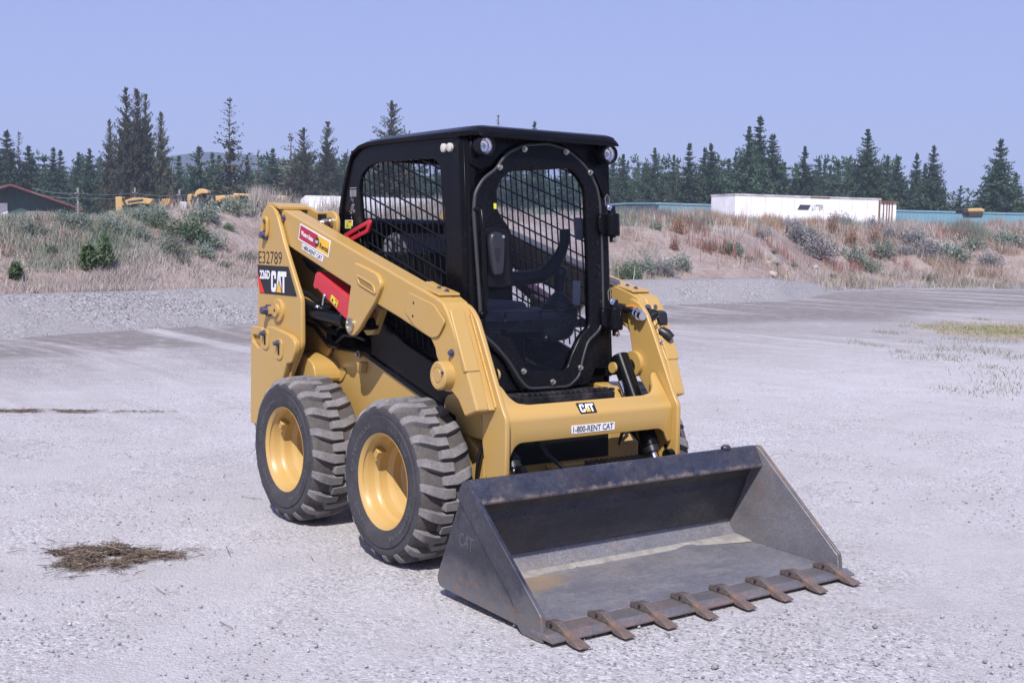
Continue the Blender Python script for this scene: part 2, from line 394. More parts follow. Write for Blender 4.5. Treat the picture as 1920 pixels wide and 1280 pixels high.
n1 = noise(t, .5, 5, .65, v); n2 = noise(t, 5, 5, .7, v); n3 = noise(t, 24, 4, .7, v)
c = ramp(t, n1.outputs['Fac'], [(.3, (.26, .195, .172)), (.5, (.365, .298, .272)), (.7, (.45, .39, .37))])
c = mixc(t, .6, c, ramp(t, n2.outputs['Fac'], [(.3, .58), (.5, 1.0), (.7, 1.3)]), 'MULTIPLY')
c = mixc(t, .5, c, ramp(t, n3.outputs['Fac'], [(.3, .6), (.5, 1.0), (.72, 1.4)]), 'MULTIPLY')
t.links.new(c, b.inputs['Base Color']); bump(t, b, mmath(t, 'ADD', n2.outputs['Fac'], mmath(t, 'MULTIPLY', n3.outputs['Fac'], .4)), 1.0, .12)
SOIL = m
eh = np.concatenate([np.arange(1.5, 10, .14), np.geomspace(10.2, 1100, 26)])
tag(sheet('hillside', Sn, eh, SOIL, -.015), kind='structure')
# wooded ridge far off on the left, distance haze put into its blue base colour
bm_ = MB(); prof = []
for i in range(60):
    px = -200+i*22; hh = 72+26*math.exp(-((px-350)/210)**2)+10*float(fbm(px*.011, 1.3, 3, 4)); prof.append((px, hh))
HD = 900.0; vs = []; fs = []
for px, hh in prof:
    for k, (dd, fz) in enumerate(((0, 0.0), (40, .55), (110, 1.0), (260, .0))):
        S = (px-960)/FPX*HD; vs.append(P(S, HD+dd, -1+fz*hh*.665*(HD+110)/FPX*2.3))
for i in range(len(prof)-1):
    for k in range(3): a = i*4+k; fs.append((a, a+4, a+5, a+1))
bm_.add(vs, fs); tag(bm_.build('distant_ridge', simple('haze_blue_wooded_ridge', (.022, .034, .045), .95, 0, .1, .3, .05), None, 0, 60), kind='structure')

# ================================================================ PLANTS
def leaf_mat(name, rough=.75, trans=.0):
    m, t, b = new_mat(name); a = N(t, 'ShaderNodeAttribute', attribute_name='Col'); setb(b, None, rough, 0, .15)
    oi = N(t, 'ShaderNodeObjectInfo')
    hs = N(t, 'ShaderNodeHueSaturation'); t.links.new(a.outputs['Color'], hs.inputs['Color'])
    mr = N(t, 'ShaderNodeMapRange'); mr.inputs['To Min'].default_value = .72; mr.inputs['To Max'].default_value = 1.2
    t.links.new(oi.outputs['Random'], mr.inputs['Value']); t.links.new(mr.outputs[0], hs.inputs['Value'])
    mr2 = N(t, 'ShaderNodeMapRange'); mr2.inputs['To Min'].default_value = .485; mr2.inputs['To Max'].default_value = .515
    t.links.new(oi.outputs['Random'], mr2.inputs['Value']); t.links.new(mr2.outputs[0], hs.inputs['Hue'])
    t.links.new(hs.outputs[0], b.inputs['Base Color']); return m
NEEDLE = leaf_mat('conifer_needles'); LEAF = leaf_mat('weed_leaves')
BARK = simple('conifer_bark', (.14, .10, .08), .9, 0, .15, .35, 1.2)
def tris_at(cn, size, r, n_each=1, flat=0.0, aim=None):
    """random small triangles round each centre"""
    cn = np.repeat(cn, n_each, 0); size = np.repeat(size, n_each); n = len(cn)
    a = r.normal(size=(n, 3)); 
    if aim is not None: a = a*.55+np.repeat(aim, n_each, 0)
    a /= np.linalg.norm(a, axis=1)[:, None]; b_ = r.normal(size=(n, 3)); b_ -= a*(a*b_).sum(1)[:, None]; b_ /= np.linalg.norm(b_, axis=1)[:, None]
    c = cn+r.normal(size=(n, 3))*size[:, None]*.45
    s = size[:, None]*r.uniform(.7, 1.3, (n, 1))
    v = np.stack([c-a*s*.6-b_*s*.34, c-a*s*.6+b_*s*.34, c+a*s*.75], 1).reshape(-1, 3)
    return v, np.arange(3*n).reshape(n, 3)
def conifer_arrays(seed, H, W, cb=.06, power=.85, levels=26, nb=7, gap=0.0, droop=.25, cols=((.022, .042, .024), (.05, .075, .04)), clump=5, size=.36, ntri=3, brown=0.0, lump=.25):
    r = np.random.default_rng(seed); C = []; A = []; Sz = []; Cl = []; wood = []
    for L in range(levels):
        tt = (L+r.uniform(-.3, .3))/levels; tt = min(max(tt, 0), .995); z = H*(cb+(1-cb)*tt)
        rad = W/2*((1-tt)**power)*(1+.16*math.sin(L*1.7+seed))*(.6+.4*min(1, tt*6+.35))+.03
        for k in range(max(3, int(nb*(.5+.5*(1-tt))+.5))):
            if r.random() < gap: continue
            an = r.uniform(0, 2*math.pi); ln = rad*r.uniform(1-lump*1.6, 1+lump*.7); d = np.array([math.cos(an), math.sin(an), 0])
            dz = (-droop+.55*tt)*ln
            shade = r.uniform(.7, 1.25)
            for q in range(clump):
                f = (q+.6+r.uniform(-.3, .3))/clump; C.append([d[0]*ln*f, d[1]*ln*f, z+dz*f+.12*ln*f*f]); A.append([d[0], d[1], .25-droop*.5]); Sz.append(size*(1.15-.45*f)*max(.34, min(1.15, (1-tt)*1.9)))
                w = r.random(); cc = np.array(cols[0])*(1-w)+np.array(cols[1])*w
                if r.random() < brown: cc = np.array([.085, .062, .03])
                Cl.append(cc*shade)
            wood.append((d*ln*.9+np.array([0, 0, z+dz*.9]), z))
    C.append([0, 0, H*.985]); A.append([0, 0, 4.5]); Sz.append(size*.5); Cl.append(np.array(cols[0])); C.append([0, 0, H*.975]); A.append([0, 0, 3]); Sz.append(size*.6); Cl.append(np.array(cols[1]))
    C = np.array(C); v, f = tris_at(C, np.array(Sz), r, ntri, aim=np.array(A)*.5)
    return v, f, np.repeat(np.repeat(np.array(Cl), ntri, 0), 3, 0), wood
def conifer(seed, H, trunk_r=.16, **kw):
    v, f, cl, wood = conifer_arrays(seed, H, **kw)
    crown = np_mesh('crown', v, f, None, None, cl); b = MB(); b.tube([(0, 0, -.6), (0, 0, H*.4), (0.03, 0, H*.97)], [trunk_r, trunk_r*.72, .02], 7)
    for (tip, z) in wood[::4]: b.tube([(0, 0, z), tuple(tip)], [.035, .012], 4, False)
    o = b.build('trunk', BARK); tr = o.data; bpy.data.objects.remove(o); smooth(tr, 60); crown.materials.append(NEEDLE); return crown, tr, H
FIR = ((.020, .046, .028), (.052, .092, .052)); PON = ((.026, .042, .028), (.066, .074, .044)); GRN = ((.030, .064, .038), (.064, .112, .062))
KIND = {
 'fir': [conifer(s, 12, W=8.4, levels=38, nb=11, cols=FIR, clump=7, size=.42, ntri=5, power=.86) for s in (1, 2)],
 'slim': [conifer(s, 12, W=6.0, levels=38, nb=11, cols=FIR, clump=6, size=.40, ntri=5, droop=.35, power=.84) for s in (3, 4)],
 'bushy': [conifer(s, 9, W=9.5, levels=28, nb=9, cols=GRN, clump=7, size=.42, ntri=5, power=.8, cb=.03) for s in (5, 6)],
 'pine': [conifer(s, 17, W=8.8, levels=38, nb=10, cols=PON, clump=7, size=.52, ntri=6, power=.62, cb=.10, lump=.4, droop=.05, gap=.06, brown=.2, trunk_r=.26) for s in (7, 8)],
 'thin': [conifer(9, 17, W=7.0, levels=30, nb=7, cols=PON, clump=4, size=.46, ntri=3, power=.7, cb=.12, lump=.5, gap=.22, brown=.1, droop=.1, trunk_r=.2)],
 'dry': [conifer(10, 10, W=5.6, levels=24, nb=5, cols=((.07, .055, .045), (.12, .09, .075)), clump=4, size=.34, ntri=3, gap=.25)],
}
KW = {'fir': ('broad dark fir', ''), 'slim': ('narrow dark fir', ''), 'bushy': ('bushy mid-green conifer', ''),
      'pine': ('clumpy brownish pine', ''), 'thin': ('sparse see-through pine', ''), 'dry': ('half-bare grey conifer', '')}
# (pixel x of the trunk, pixel y of the tip, distance, kind, width factor)
TREES = [(-8, 262, 150, 'fir', 1), (12, 243, 150, 'fir', 1), (35, 245, 158, 'thin', .9), (53, 272, 152, 'fir', 1.1), (100, 275, 150, 'slim', 1), (113, 280, 160, 'slim', 1), (147, 284, 155, 'slim', 1.2), (168, 277, 146, 'fir', .9),
 (205, 223, 140, 'pine', .46), (236, 164, 135, 'pine', .58), (257, 166, 139, 'pine', .58), (273, 176, 143, 'pine', .52), (302, 209, 138, 'pine', .52), (335, 291, 160, 'slim', 1.2), (373, 275, 148, 'bushy', .9), (398, 285, 155, 'slim', 1.2), (410, 290, 163, 'slim', 1),
 (430, 181, 140, 'thin', 1.15), (463, 291, 152, 'fir', .9), (484, 281, 156, 'dry', .9), (512, 277, 165, 'slim', 1.1), (545, 250, 150, 'dry', 1.5), (569, 239, 146, 'pine', .8), (614, 228, 150, 'pine', .72), (648, 292, 155, 'bushy', .8), (672, 276, 160, 'pine', .6),
 (735, 189, 140, 'pine', .85), (935, 212, 150, 'thin', .6), (1003, 226, 150, 'slim', .7), (770, 305, 160, 'fir', 1), (820, 300, 160, 'fir', 1), (1060, 300, 160, 'slim', 1.2), (965, 318, 155, 'fir', 1),
 (1150, 303, 158, 'slim', 1.2), (1169, 289, 150, 'fir', .8), (1209, 306, 156, 'bushy', .8), (1228, 277, 152, 'fir', .8), (1264, 289, 155, 'slim', .9), (1270, 312, 148, 'dry', 1), (1293, 267, 146, 'slim', 1.0), (1322, 275, 158, 'slim', 1.1), (1334, 268, 150, 'fir', .9),
 (1367, 296, 156, 'slim', 1), (1380, 284, 165, 'bushy', .7), (1405, 237, 145, 'fir', .95), (1426, 216, 150, 'slim', 1.25), (1450, 250, 148, 'slim', 1.35), (1471, 303, 165, 'slim', 1), (1510, 274, 150, 'fir', .9), (1537, 300, 170, 'slim', 1), (1547, 299, 172, 'slim', .9), (1557, 309, 175, 'slim', .8), (1572, 303, 168, 'slim', 1.1), (1592, 301, 160, 'bushy', .6),
 (1628, 242, 142, 'fir', .9), (1665, 291, 155, 'slim', 1.1), (1684, 291, 150, 'slim', 1.1), (1720, 286, 150, 'fir', .75), (1735, 305, 158, 'slim', 1), (1752, 271, 146, 'fir', .8), (1767, 355, 160, 'slim', 1.2), (1801, 348, 155, 'bushy', .75), (1815, 370, 150, 'bushy', .6), (1877, 259, 140, 'fir', 1.05), (1905, 322, 150, 'slim', 1.2), (1938, 330, 150, 'fir', 1)]
ORD = ['first', 'second', 'third', 'fourth', 'fifth', 'sixth', 'seventh', 'eighth', 'ninth', 'tenth', 'eleventh', 'twelfth']
ZONES = [(-60, 190, 'behind the green shed', 'green shed row'), (190, 480, 'behind the yellow machinery', ''), (480, 700, 'between yellow machines and loader', ''),
         (700, 1120, 'beyond the loader cab', ''), (1120, 1345, 'left of the white trailer', ''), (1345, 1700, 'behind the white trailer', ''), (1700, 2000, 'right of the white trailer', '')]
cnt = {}
for i, (px, py, D, kind, wf) in enumerate(TREES):
    crown, tr, H0 = KIND[kind][i % len(KIND[kind])]
    S, ztop = SD(px, py, D); z0 = 1.0; H = ztop-z0; sc = H/H0
    tname = 'pine_tree' if kind in ('pine', 'thin') else 'conifer_tree' if kind in ('bushy', 'dry') else 'fir_tree'
    e = empty(tname, P(S, D, z0), (i*2.4) % 6.28); e.scale = (sc*wf*(.5+.5/max(sc, .5)) if sc > 1.3 else sc*wf, sc*wf*(.5+.5/max(sc, .5)) if sc > 1.3 else sc*wf, sc)
    c = link('crown', crown, None, e); u = link('trunk', tr, None, e)
    zone = [z for z in ZONES if z[0] <= px < z[1]][0]; k = (kind, zone[2]); cnt[k] = cnt.get(k, 0)+1
    e['_k'] = i; e['category'] = 'tree'; e['group'] = 'conifers beyond the yard'
    TREES[i] = (*TREES[i], e, k, cnt[k])
for T in TREES:
    e, k, n = T[5], T[6], T[7]; tot = cnt[k]; base = KW[k[0]][0]
    e['label'] = f'the {base} {k[1]}' if tot == 1 else f'{base}, {ORD[n-1]} such from the left {k[1]}'
    del e['_k']
# the lower wood behind them reads as one mass
V = []; Fc = []; Cc = []; off_ = 0; r = np.random.default_rng(33)
for i in range(450):
    px = r.uniform(-80, 1770) if i < 278 else r.uniform(1780, 1990) if i < 290 else r.uniform(1990, 2600) if i < 330 else r.uniform(-500, -80) if i < 355 else r.uniform(1130, 1740) if i < 410 else r.uniform(-60, 720); D = r.uniform(165, 210)
    top = r.uniform(290, 345) if px < 1700 else r.uniform(352, 376)
    if 1760 < px < 1990: top = r.uniform(376, 388)
    if px < 315: top = r.uniform(284, 335)
    if 470 < px < 700: top = r.uniform(284, 335)
    if 315 < px < 470: top = r.uniform(330, 362)
    S, zt = SD(px, top, D); H = zt-.5
    v, f, cl, _ = conifer_arrays(100+i, H, W=min(H*.75, 9), levels=14, nb=7, clump=5, size=.85, ntri=3, cols=GRN if i % 3 else FIR, power=.7, cb=.02)
    p = P(S, D, .5); V.append(v+np.array(p)); Fc.append(f+off_); Cc.append(cl); off_ += len(v)
tag(np_mesh('distant_wood', np.concatenate(V), np.concatenate(Fc), NEEDLE, None, np.concatenate(Cc)), 'dense low green wood behind the taller conifers', 'wood', kind='stuff')

# ---- dry grass and weeds on the hillside: nobody could count the stems
def blades(S, D, h, w, colr, r, lean=.35, zf=hill):
    w = w*(.62 if zf is hill else 1.0); n = len(S); p = CAM[:2]+D[:, None]*F2+S[:, None]*R2; z = zf(S, D)-.02
    b0 = np.concatenate([p, z[:, None]], 1); an = r.uniform(0, 2*math.pi, n); u = np.stack([np.cos(an), np.sin(an), np.zeros(n)], 1)*w[:, None]/2
    ln = r.normal(size=(n, 3))*lean; ln[:, 2] = 1; tip = b0+ln*h[:, None]; mid = b0+ln*h[:, None]*.5+np.array([0, 0, .04])*h[:, None]
    v = np.stack([b0-u, b0+u, mid+u*.8, tip, mid-u*.8], 1).reshape(-1, 3); k = np.arange(n)[:, None]*5
    f = np.concatenate([k+np.array([[0, 1, 2]]), k+np.array([[0, 2, 4]]), k+np.array([[4, 2, 3]])], 0)
    c = np.repeat(colr, 5, 0); return v, f, c
def scatter(n, S0, S1, e0, e1, r, dens=None):
    S = r.uniform(S0, S1, n*4); e = r.uniform(e0, e1, n*4); D = toe(S)+e/.7
    px = 960+FPX*S/np.maximum(D, 1); k = (px > -300) & (px < 2250)
    if dens is not None: k &= r.random(n*4) < dens(S, D, e, px)
    i = np.nonzero(k)[0][:n]; return S[i], D[i], e[i], px[i]
r = np.random.default_rng(5)
def pick(pal, r, n, var=.22):
    pal = np.array(pal); c = pal[r.integers(0, len(pal), n)]*r.uniform(1-var, 1+var, (n, 1)); return np.clip(c, 0, 1)
TAN = [(.40, .345, .325), (.46, .405, .38), (.35, .30, .28), (.49, .435, .405)]; ORA = [(.36, .245, .165), (.41, .30, .21), (.32, .215, .15), (.40, .315, .23)]
SAGE = [(.18, .225, .19), (.235, .27, .235), (.28, .31, .27), (.155, .21, .17)]; REDW = [(.28, .12, .10), (.32, .17, .13), (.24, .10, .085)]; GREENW = [(.10, .15, .05), (.14, .19, .07), (.2, .23, .09)]
G = []
cl = lambda S, D, k, s: fbm(S*k, D*k, 3, s)
# left: pale flat grass behind the bank, then crest grass
S, D, e, px = scatter(48000, -18, 4, 2.0, 3.7, r, lambda S, D, e, px: np.clip(.12+2.2*(cl(S, D, 1.3, 31)-.36), .05, 1)); n = len(S)
G.append(blades(S, D, r.uniform(.04, .20, n), r.uniform(.009, .017, n), pick(TAN+[(.46, .40, .39), (.5, .45, .43), (.40, .38, .33)], r, n), r))
S, D, e, px = scatter(32000, -16, -6.0, 3.0, 7.5, r, lambda S, D, e, px: np.clip((cl(S, D, .8, 41)-.47)*6, 0, 1)*np.clip((260-px)/160, 0.015, 1)); n = len(S)
mixp = (cl(S, D, .7, 44) > .47)[:, None]; G.append(blades(S, D, r.uniform(.06, .24, n), r.uniform(.012, .024, n), np.where(mixp, pick(SAGE+GREENW[1:2], r, n), pick(TAN+ORA[1:2], r, n)), r))
S, D, e, px = scatter(24000, -16, 6, 5.0, 8.5, r, lambda S, D, e, px: np.clip((cl(S, D, .9, 51)-.42)*4, 0, 1)*np.where(px < 500, .5, 1)); n = len(S)
mixp = (cl(S, D, .9, 54) > .45)[:, None]; G.append(blades(S, D, r.uniform(.08, .28, n), r.uniform(.012, .024, n), np.where(mixp, pick(SAGE, r, n), pick(TAN, r, n)), r, .25))
S, D, e, px = scatter(9000, -9, 4, 5.2, 7.5, r, lambda S, D, e, px: np.clip((cl(S, D, .8, 57)-.34)*5, 0, 1)*((px > 470) & (px < 900))); n = len(S)
G.append(blades(S, D, r.uniform(.15, .62, n), r.uniform(.016, .03, n), pick(TAN+SAGE[2:3], r, n), r, .2))
S, D, e, px = scatter(26000, -18, -6, 3.3, 7.4, r, lambda S, D, e, px: np.clip((cl(S, D, .7, 47)-.36)*5, 0, 1)*np.clip((330-px)/150, 0.0, 1)); n = len(S)
G.append(blades(S, D, r.uniform(.05, .24, n), r.uniform(.012, .022, n), pick(SAGE+[(.24, .28, .19), (.30, .30, .24)], r, n), r, .4))
# right: tall tan, orange and red weeds
S, D, e, px = scatter(34000, 2, 26, 1.3, 5.2, r, lambda S, D, e, px: np.clip((cl(S, D, .9, 61)-.46)*5.5, 0.015, 1)*np.clip((px-1400)/420, .06, 1)); n = len(S)
mixp = (cl(S, D, .5, 64) > .5)[:, None]; G.append(blades(S, D, r.uniform(.15, .5, n), r.uniform(.016, .032, n), np.where(mixp, pick(TAN+[(.25, .21, .22)], r, n), pick(ORA+TAN, r, n)), r))
S, D, e, px = scatter(52000, 2, 27, 4.6, 8.5, r, lambda S, D, e, px: np.clip((cl(S, D, .7, 71)-.28)*4, 0.05, 1)*np.clip(np.maximum((px-1350)/400, (e-5.0)/1.0), .10, 1)); n = len(S)
q = cl(S, D, .55, 74)[:, None]; cc = np.where(q > .56, pick(ORA, r, n), np.where(q > .40, pick(TAN, r, n), pick(SAGE+[(.24, .2, .22)], r, n)))
hh = r.uniform(.25, .72, n)*np.clip(.75+(cl(S, D, 1.2, 77)-.5)*1.6, .4, 1.3); G.append(blades(S, D, hh, r.uniform(.016, .034, n), cc, r, .16))
S, D, e, px = scatter(5200, 3, 24, 2.2, 6.8, r, lambda S, D, e, px: np.clip((cl(S, D, .9, 81)-.56)*9, 0, 1)); n = len(S)
G.append(blades(S, D, r.uniform(.2, .6, n), r.uniform(.016, .03, n), pick(REDW, r, n), r, .2))
S, D, e, px = scatter(5000, 8, 27, .2, 2.2, r, lambda S, D, e, px: np.clip((cl(S, D, .8, 91)-.36)*4, 0, 1)*np.clip((S-9)/3, 0, 1)); n = len(S)
G.append(blades(S, D, r.uniform(.15, .5, n), r.uniform(.016, .03, n), pick(TAN+[(.27, .22, .21)]+GREENW[2:], r, n), r))
vv = []; ff = []; cc = []; k = 0
for v, f, c in G: vv.append(v); ff.append(f+k); cc.append(c); k += len(v)
tag(np_mesh('dry_grass', np.concatenate(vv), np.concatenate(ff), LEAF, None, np.concatenate(cc)), 'dry tan, orange and reddish grass and weeds over the sandy bank', 'grass', kind='stuff')

# ---- single shrubs on the slope
def shrub_mesh(seed, pal, n=520, h=.8, w=1.2, spiky=.9, size=.046):
    n = int(n*2.2)
    r = np.random.default_rng(seed); d = r.normal(size=(n, 3)); d[:, 2] = np.abs(d[:, 2])*.9+.12; d /= np.linalg.norm(d, axis=1)[:, None]
    lob = 1+.35*np.sin(3*np.arctan2(d[:, 1], d[:, 0])+seed)+.18*np.sin(7*np.arctan2(d[:, 1], d[:, 0])+seed*2)
    rad = r.uniform(.35, 1.0, n)**.6*lob; c = d*rad[:, None]*np.array([w/2, w/2, h]); 
    v, f = tris_at(c, np.full(n, size)*r.uniform(.7, 1.5, n), r, 2, aim=(d*.6+np.array([0, 0, .7]))*spiky)
    cl = np.repeat(np.repeat(pick(pal, r, n, .3), 2, 0), 3, 0)
    return np_mesh('foliage', v, f, None, None, cl)
SH = {'sage': [shrub_mesh(s, SAGE, 620) for s in (1, 2, 3)], 'green': [shrub_mesh(s, [(.085, .14, .095), (.115, .17, .115), (.15, .195, .135)], 700, .75, 1.2) for s in (4, 5)],
      'grey': [shrub_mesh(s, [(.225, .21, .245), (.28, .26, .30), (.20, .215, .215), (.24, .255, .24)], 620) for s in (6, 7)], 'red': [shrub_mesh(8, REDW+ORA, 380, 1.0, .8, 1.3)], 'low': [shrub_mesh(9, [(.09, .13, .09), (.13, .16, .12)], 300, .45, 1.1)]}
for k in SH:
    for me in SH[k]: me.materials.append(LEAF)
WOODY = simple('shrub_stem', (.16, .12, .09), .9, 0, .1, .3)
sb = MB()
for i in range(9):
    a = i*.7; sb.tube([(0, 0, -.1), (.18*math.cos(a), .18*math.sin(a), .28), (.36*math.cos(a+.2), .36*math.sin(a+.2), .5)], [.016, .012, .004], 5)
o = sb.build('stem', WOODY); STEM = o.data; bpy.data.objects.remove(o)
SHRUBS = [(95, 468, 26, 'green', 'pale'), (262, 436, 46, 'sage'), (292, 418, 44, 'green'), (322, 462, 70, 'sage'), (350, 432, 90, 'green'), (395, 452, 60, 'sage'), (440, 390, 64, 'sage'), (476, 378, 60, 'sage'), (385, 400, 70, 'sage'), (300, 400, 44, 'sage'), (262, 402, 50, 'sage'),
 (430, 424, 26, 'green'), (382, 470, 52, 'sage'), (340, 486, 40, 'low'), (462, 478, 40, 'low'), (420, 492, 36, 'low'), (60, 430, 60, 'sage'), (140, 420, 70, 'sage'), (210, 424, 60, 'sage'),
 (1175, 512, 62, 'green'), (1205, 500, 60, 'sage'), (1245, 505, 54, 'grey'), (1275, 495, 56, 'sage'), (1370, 468, 48, 'green'), (1272, 428, 46, 'red'), (1265, 462, 34, 'red'), (1330, 462, 34, 'sage'), (1405, 482, 26, 'low'), (1455, 492, 24, 'low'), (1485, 496, 22, 'low'), (1450, 470, 26, 'low'),
 (1425, 440, 34, 'grey'), (1500, 445, 70, 'grey'), (1535, 470, 76, 'grey'), (1600, 480, 60, 'sage'), (1630, 500, 50, 'sage'), (1655, 470, 62, 'sage'), (1665, 440, 46, 'grey'), (1712, 448, 60, 'grey'), (1695, 470, 36, 'grey'), (1740, 470, 66, 'grey'), (1785, 475, 76, 'sage'), (1825, 458, 46, 'sage'), (1855, 490, 50, 'grey'),
 (1595, 455, 44, 'red'), (1640, 450, 40, 'red'), (1560, 515, 26, 'low'), (1745, 520, 40, 'low'), (1812, 525, 36, 'low'), (1560, 430, 40, 'red'), (1890, 450, 60, 'sage'), (1480, 425, 46, 'grey'), (1230, 425, 30, 'sage'), (1570, 418, 50, 'grey'), (1640, 416, 44, 'grey')]
SN = {'sage': ('sagebrush_shrub', 'grey-green feathery shrub'), 'green': ('leafy_shrub', 'dark green leafy shrub'), 'grey': ('sagebrush_shrub', 'purplish grey shrub'), 'red': ('red_weed', 'upright reddish weed clump'), 'low': ('low_weed', 'small low green weed tuft')}
SZ = [(-99, 200, 'below the green shed'), (200, 350, 'on the slope below the backhoe'), (350, 500, 'just left of the loader'),
      (1100, 1345, 'on the bank left of the white trailer'), (1345, 1560, 'below the left half of the trailer'), (1560, 1720, 'below the right end of the trailer'), (1720, 2000, 'on the bank at the far right')]
cnt = {}; made = []
for i, sh in enumerate(SHRUBS):
    px, py, wpx, kind = sh[:4]; S, D, z = hill_hit(px, py+wpx*.18); sc = wpx*D/FPX/1.2*.92
    e = empty(SN[kind][0], P(S, D, z-.03), i*1.9); e.scale = (sc, sc, sc*(.82 if kind != 'red' else 1.0))
    link('foliage', SH[kind][i % len(SH[kind])], None, e); link('stem', STEM, None, e); e['category'] = 'shrub'; e['group'] = 'shrubs on the sandy bank'
    zn = [q for q in SZ if q[0] <= px < q[1]][0][2]; k = (kind, zn); cnt[k] = cnt.get(k, 0)+1; made.append((px, e, k))
seen = {}
for px, e, k in sorted(made, key=lambda a: a[0]):
    seen[k] = seen.get(k, 0)+1
    e['label'] = f'the {SN[k[0]][1]} {k[1]}' if cnt[k] == 1 else f'{SN[k[0]][1]}, {ORD[seen[k]-1]} from the left {k[1]}'
# ---- young pines at the foot of the slope
def sapling(seed, H):
    r = np.random.default_rng(seed); C = []; A = []; b = MB(); b.tube([(0, 0, -.1), (.01, 0, H*.6), (0, 0, H)], [.02, .014, .006], 6)
    for L in range(7):
        z = H*(.12+.12*L)
        for k in range(5):
            an = k*1.257+L*.6+r.uniform(-.3, .3); ln = H*.36*(1-L/8.5)*r.uniform(.7, 1.1); tip = np.array([math.cos(an)*ln, math.sin(an)*ln, z+ln*.75]); b.tube([(0, 0, z), tuple(tip*np.array([.6, .6, 1])-np.array([0, 0, ln*.3])), tuple(tip)], [.008, .006, .003], 4)
            for q in np.linspace(.35, 1.08, 7): C.append([tip[0]*q, tip[1]*q, z+ln*.75*q*q]); A.append([math.cos(an)*.5, math.sin(an)*.5, .6])
    for q in np.linspace(.8, 1.05, 6): C.append([0, 0, H*q]); A.append([0, 0, 1])
    n = len(C); v, f = tris_at(np.array(C), np.full(n, .05), r, 3, aim=np.array(A)*1.3)
    v2 = v; cl = np.repeat(np.repeat(pick([(.06, .10, .05), (.085, .135, .065), (.12, .165, .085)], r, n), 3, 0), 3, 0)
    cr = np_mesh('crown', v2, f, None, None, cl); cr.materials.append(LEAF); o = b.build('trunk', BARK); tr = o.data; bpy.data.objects.remove(o); return cr, tr
for (px, py, top, lab, sd_) in ((166, 512, 462, 'bushy young green pine, left of the pair at the foot of the slope', 1), (197, 508, 437, 'taller thin young green pine, right of the pair at the foot of the slope', 2), (30, 526, 496, 'small young green pine alone at the far left, behind the gravel bank', 3)):
    S, D, z = hill_hit(px, py); H = (py-top)*D/FPX; cr, tr = sapling(sd_, H*.98); e = empty('pine_sapling', P(S, D, z), sd_); e.scale = (1.1, 1.1, 1) if sd_ != 2 else (.8, .8, 1)
    link('crown', cr, None, e); link('trunk', tr, None, e); tag(e, lab, 'tree', 'young pines below the slope')
# ---- stones lying on the slope
STN = simple('pale_stone', (.36, .32, .31), .9, 0, .2, .25, 6, .4, 20)
def stone(seed, s):
    r = np.random.default_rng(seed); b = MB(); b.sphere((0, 0, 0), s, 9, 6); b.v = [tuple(np.array(p)*r.uniform(.72, 1.15)*np.array([1, .8, .62])) for p in b.v]; return b
for i, (px, py, s, lab) in enumerate(((1440, 495, .12, 'pale angular stone on the bank below the trailer, upper one'), (1447, 517, .17, 'pale block at the foot of the bank below the trailer'), (1530, 503, .12, 'reddish pale stone among weeds on the bank'), (1610, 523, .2, 'pale rounded stone in weeds at the foot of the bank'), (1655, 513, .12, 'small pale stone in weeds right of the rounded stone'))):
    S, D, z = hill_hit(px, py); o = stone(i, s).build('stone', STN, None, 0, 0); o.location = P(S, D, z+s*.2); tag(o, lab, 'stone', 'stones on the bank')
# ---- grass on the yard: a mown patch and scattered tufts
def flat(S, D): return np.zeros(len(S))+.012
r = np.random.default_rng(15); G = []
n = 26000; S = lawnP[0]+1.0+r.normal(size=n)*1.5; D = lawnP[1]+r.normal(size=n)*1.3; k = (np.hypot((S-lawnP[0]-1.0)/2.6, (D-lawnP[1])/2.4)+.5*(fbm(S*1.4, D*1.4, 3, 8)-.5) < 1); S, D = S[k], D[k]; n = len(S)
q = cl(S, D, .9, 95)[:, None]; G.append(blades(S, D, r.uniform(.012, .045, n), r.uniform(.006, .012, n), np.where(q > .47, pick([(.33, .32, .16), (.24, .27, .12)], r, n), pick([(.42, .36, .23), (.36, .31, .2)], r, n)), r, .8, flat))
TUF = [(1650, 622, .16), (1672, 626, .2), (1690, 612, .12), (1640, 648, .15), (1690, 660, .14), (1715, 642, .14), (1712, 672, .2), (1800, 640, .3), (1825, 655, .34), (1852, 662, .3), (1870, 690, .25), (1885, 705, .3), (1880, 725, .3), (1850, 738, .2), (1785, 733, .13), (1735, 612, .16), (1760, 655, .2), (1600, 640, .1), (1620, 645, .12), (1905, 672, .25), (1770, 668, .2), (1790, 675, .2), (1700, 605, .2), (1840, 600, .2), (1780, 604, .2), (1900, 640, .25), (1860, 640, .3)]
for (px, py, w) in TUF:
    p = np.array(ground_hit(px, py))[:2]-CAM[:2]; n = int(80*w/.2); S = p@R2+r.normal(size=n)*w*.75; D = p@F2+r.normal(size=n)*w*1.0
    G.append(blades(S, D, r.uniform(.015, .10, n)*(.5+w*1.2), r.uniform(.004, .010, n), pick([(.17, .22, .13), (.22, .24, .17), (.34, .31, .25), (.28, .28, .24)], r, n), r, .5, flat))
vv = []; ff = []; cc = []; k = 0
for v, f, c in G: vv.append(v); ff.append(f+k); cc.append(c); k += len(v)
tag(np_mesh('yard_grass', np.concatenate(vv), np.concatenate(ff), LEAF, None, np.concatenate(cc)), 'short worn grass patch and weed tufts on the gravel at right', 'grass', kind='stuff')
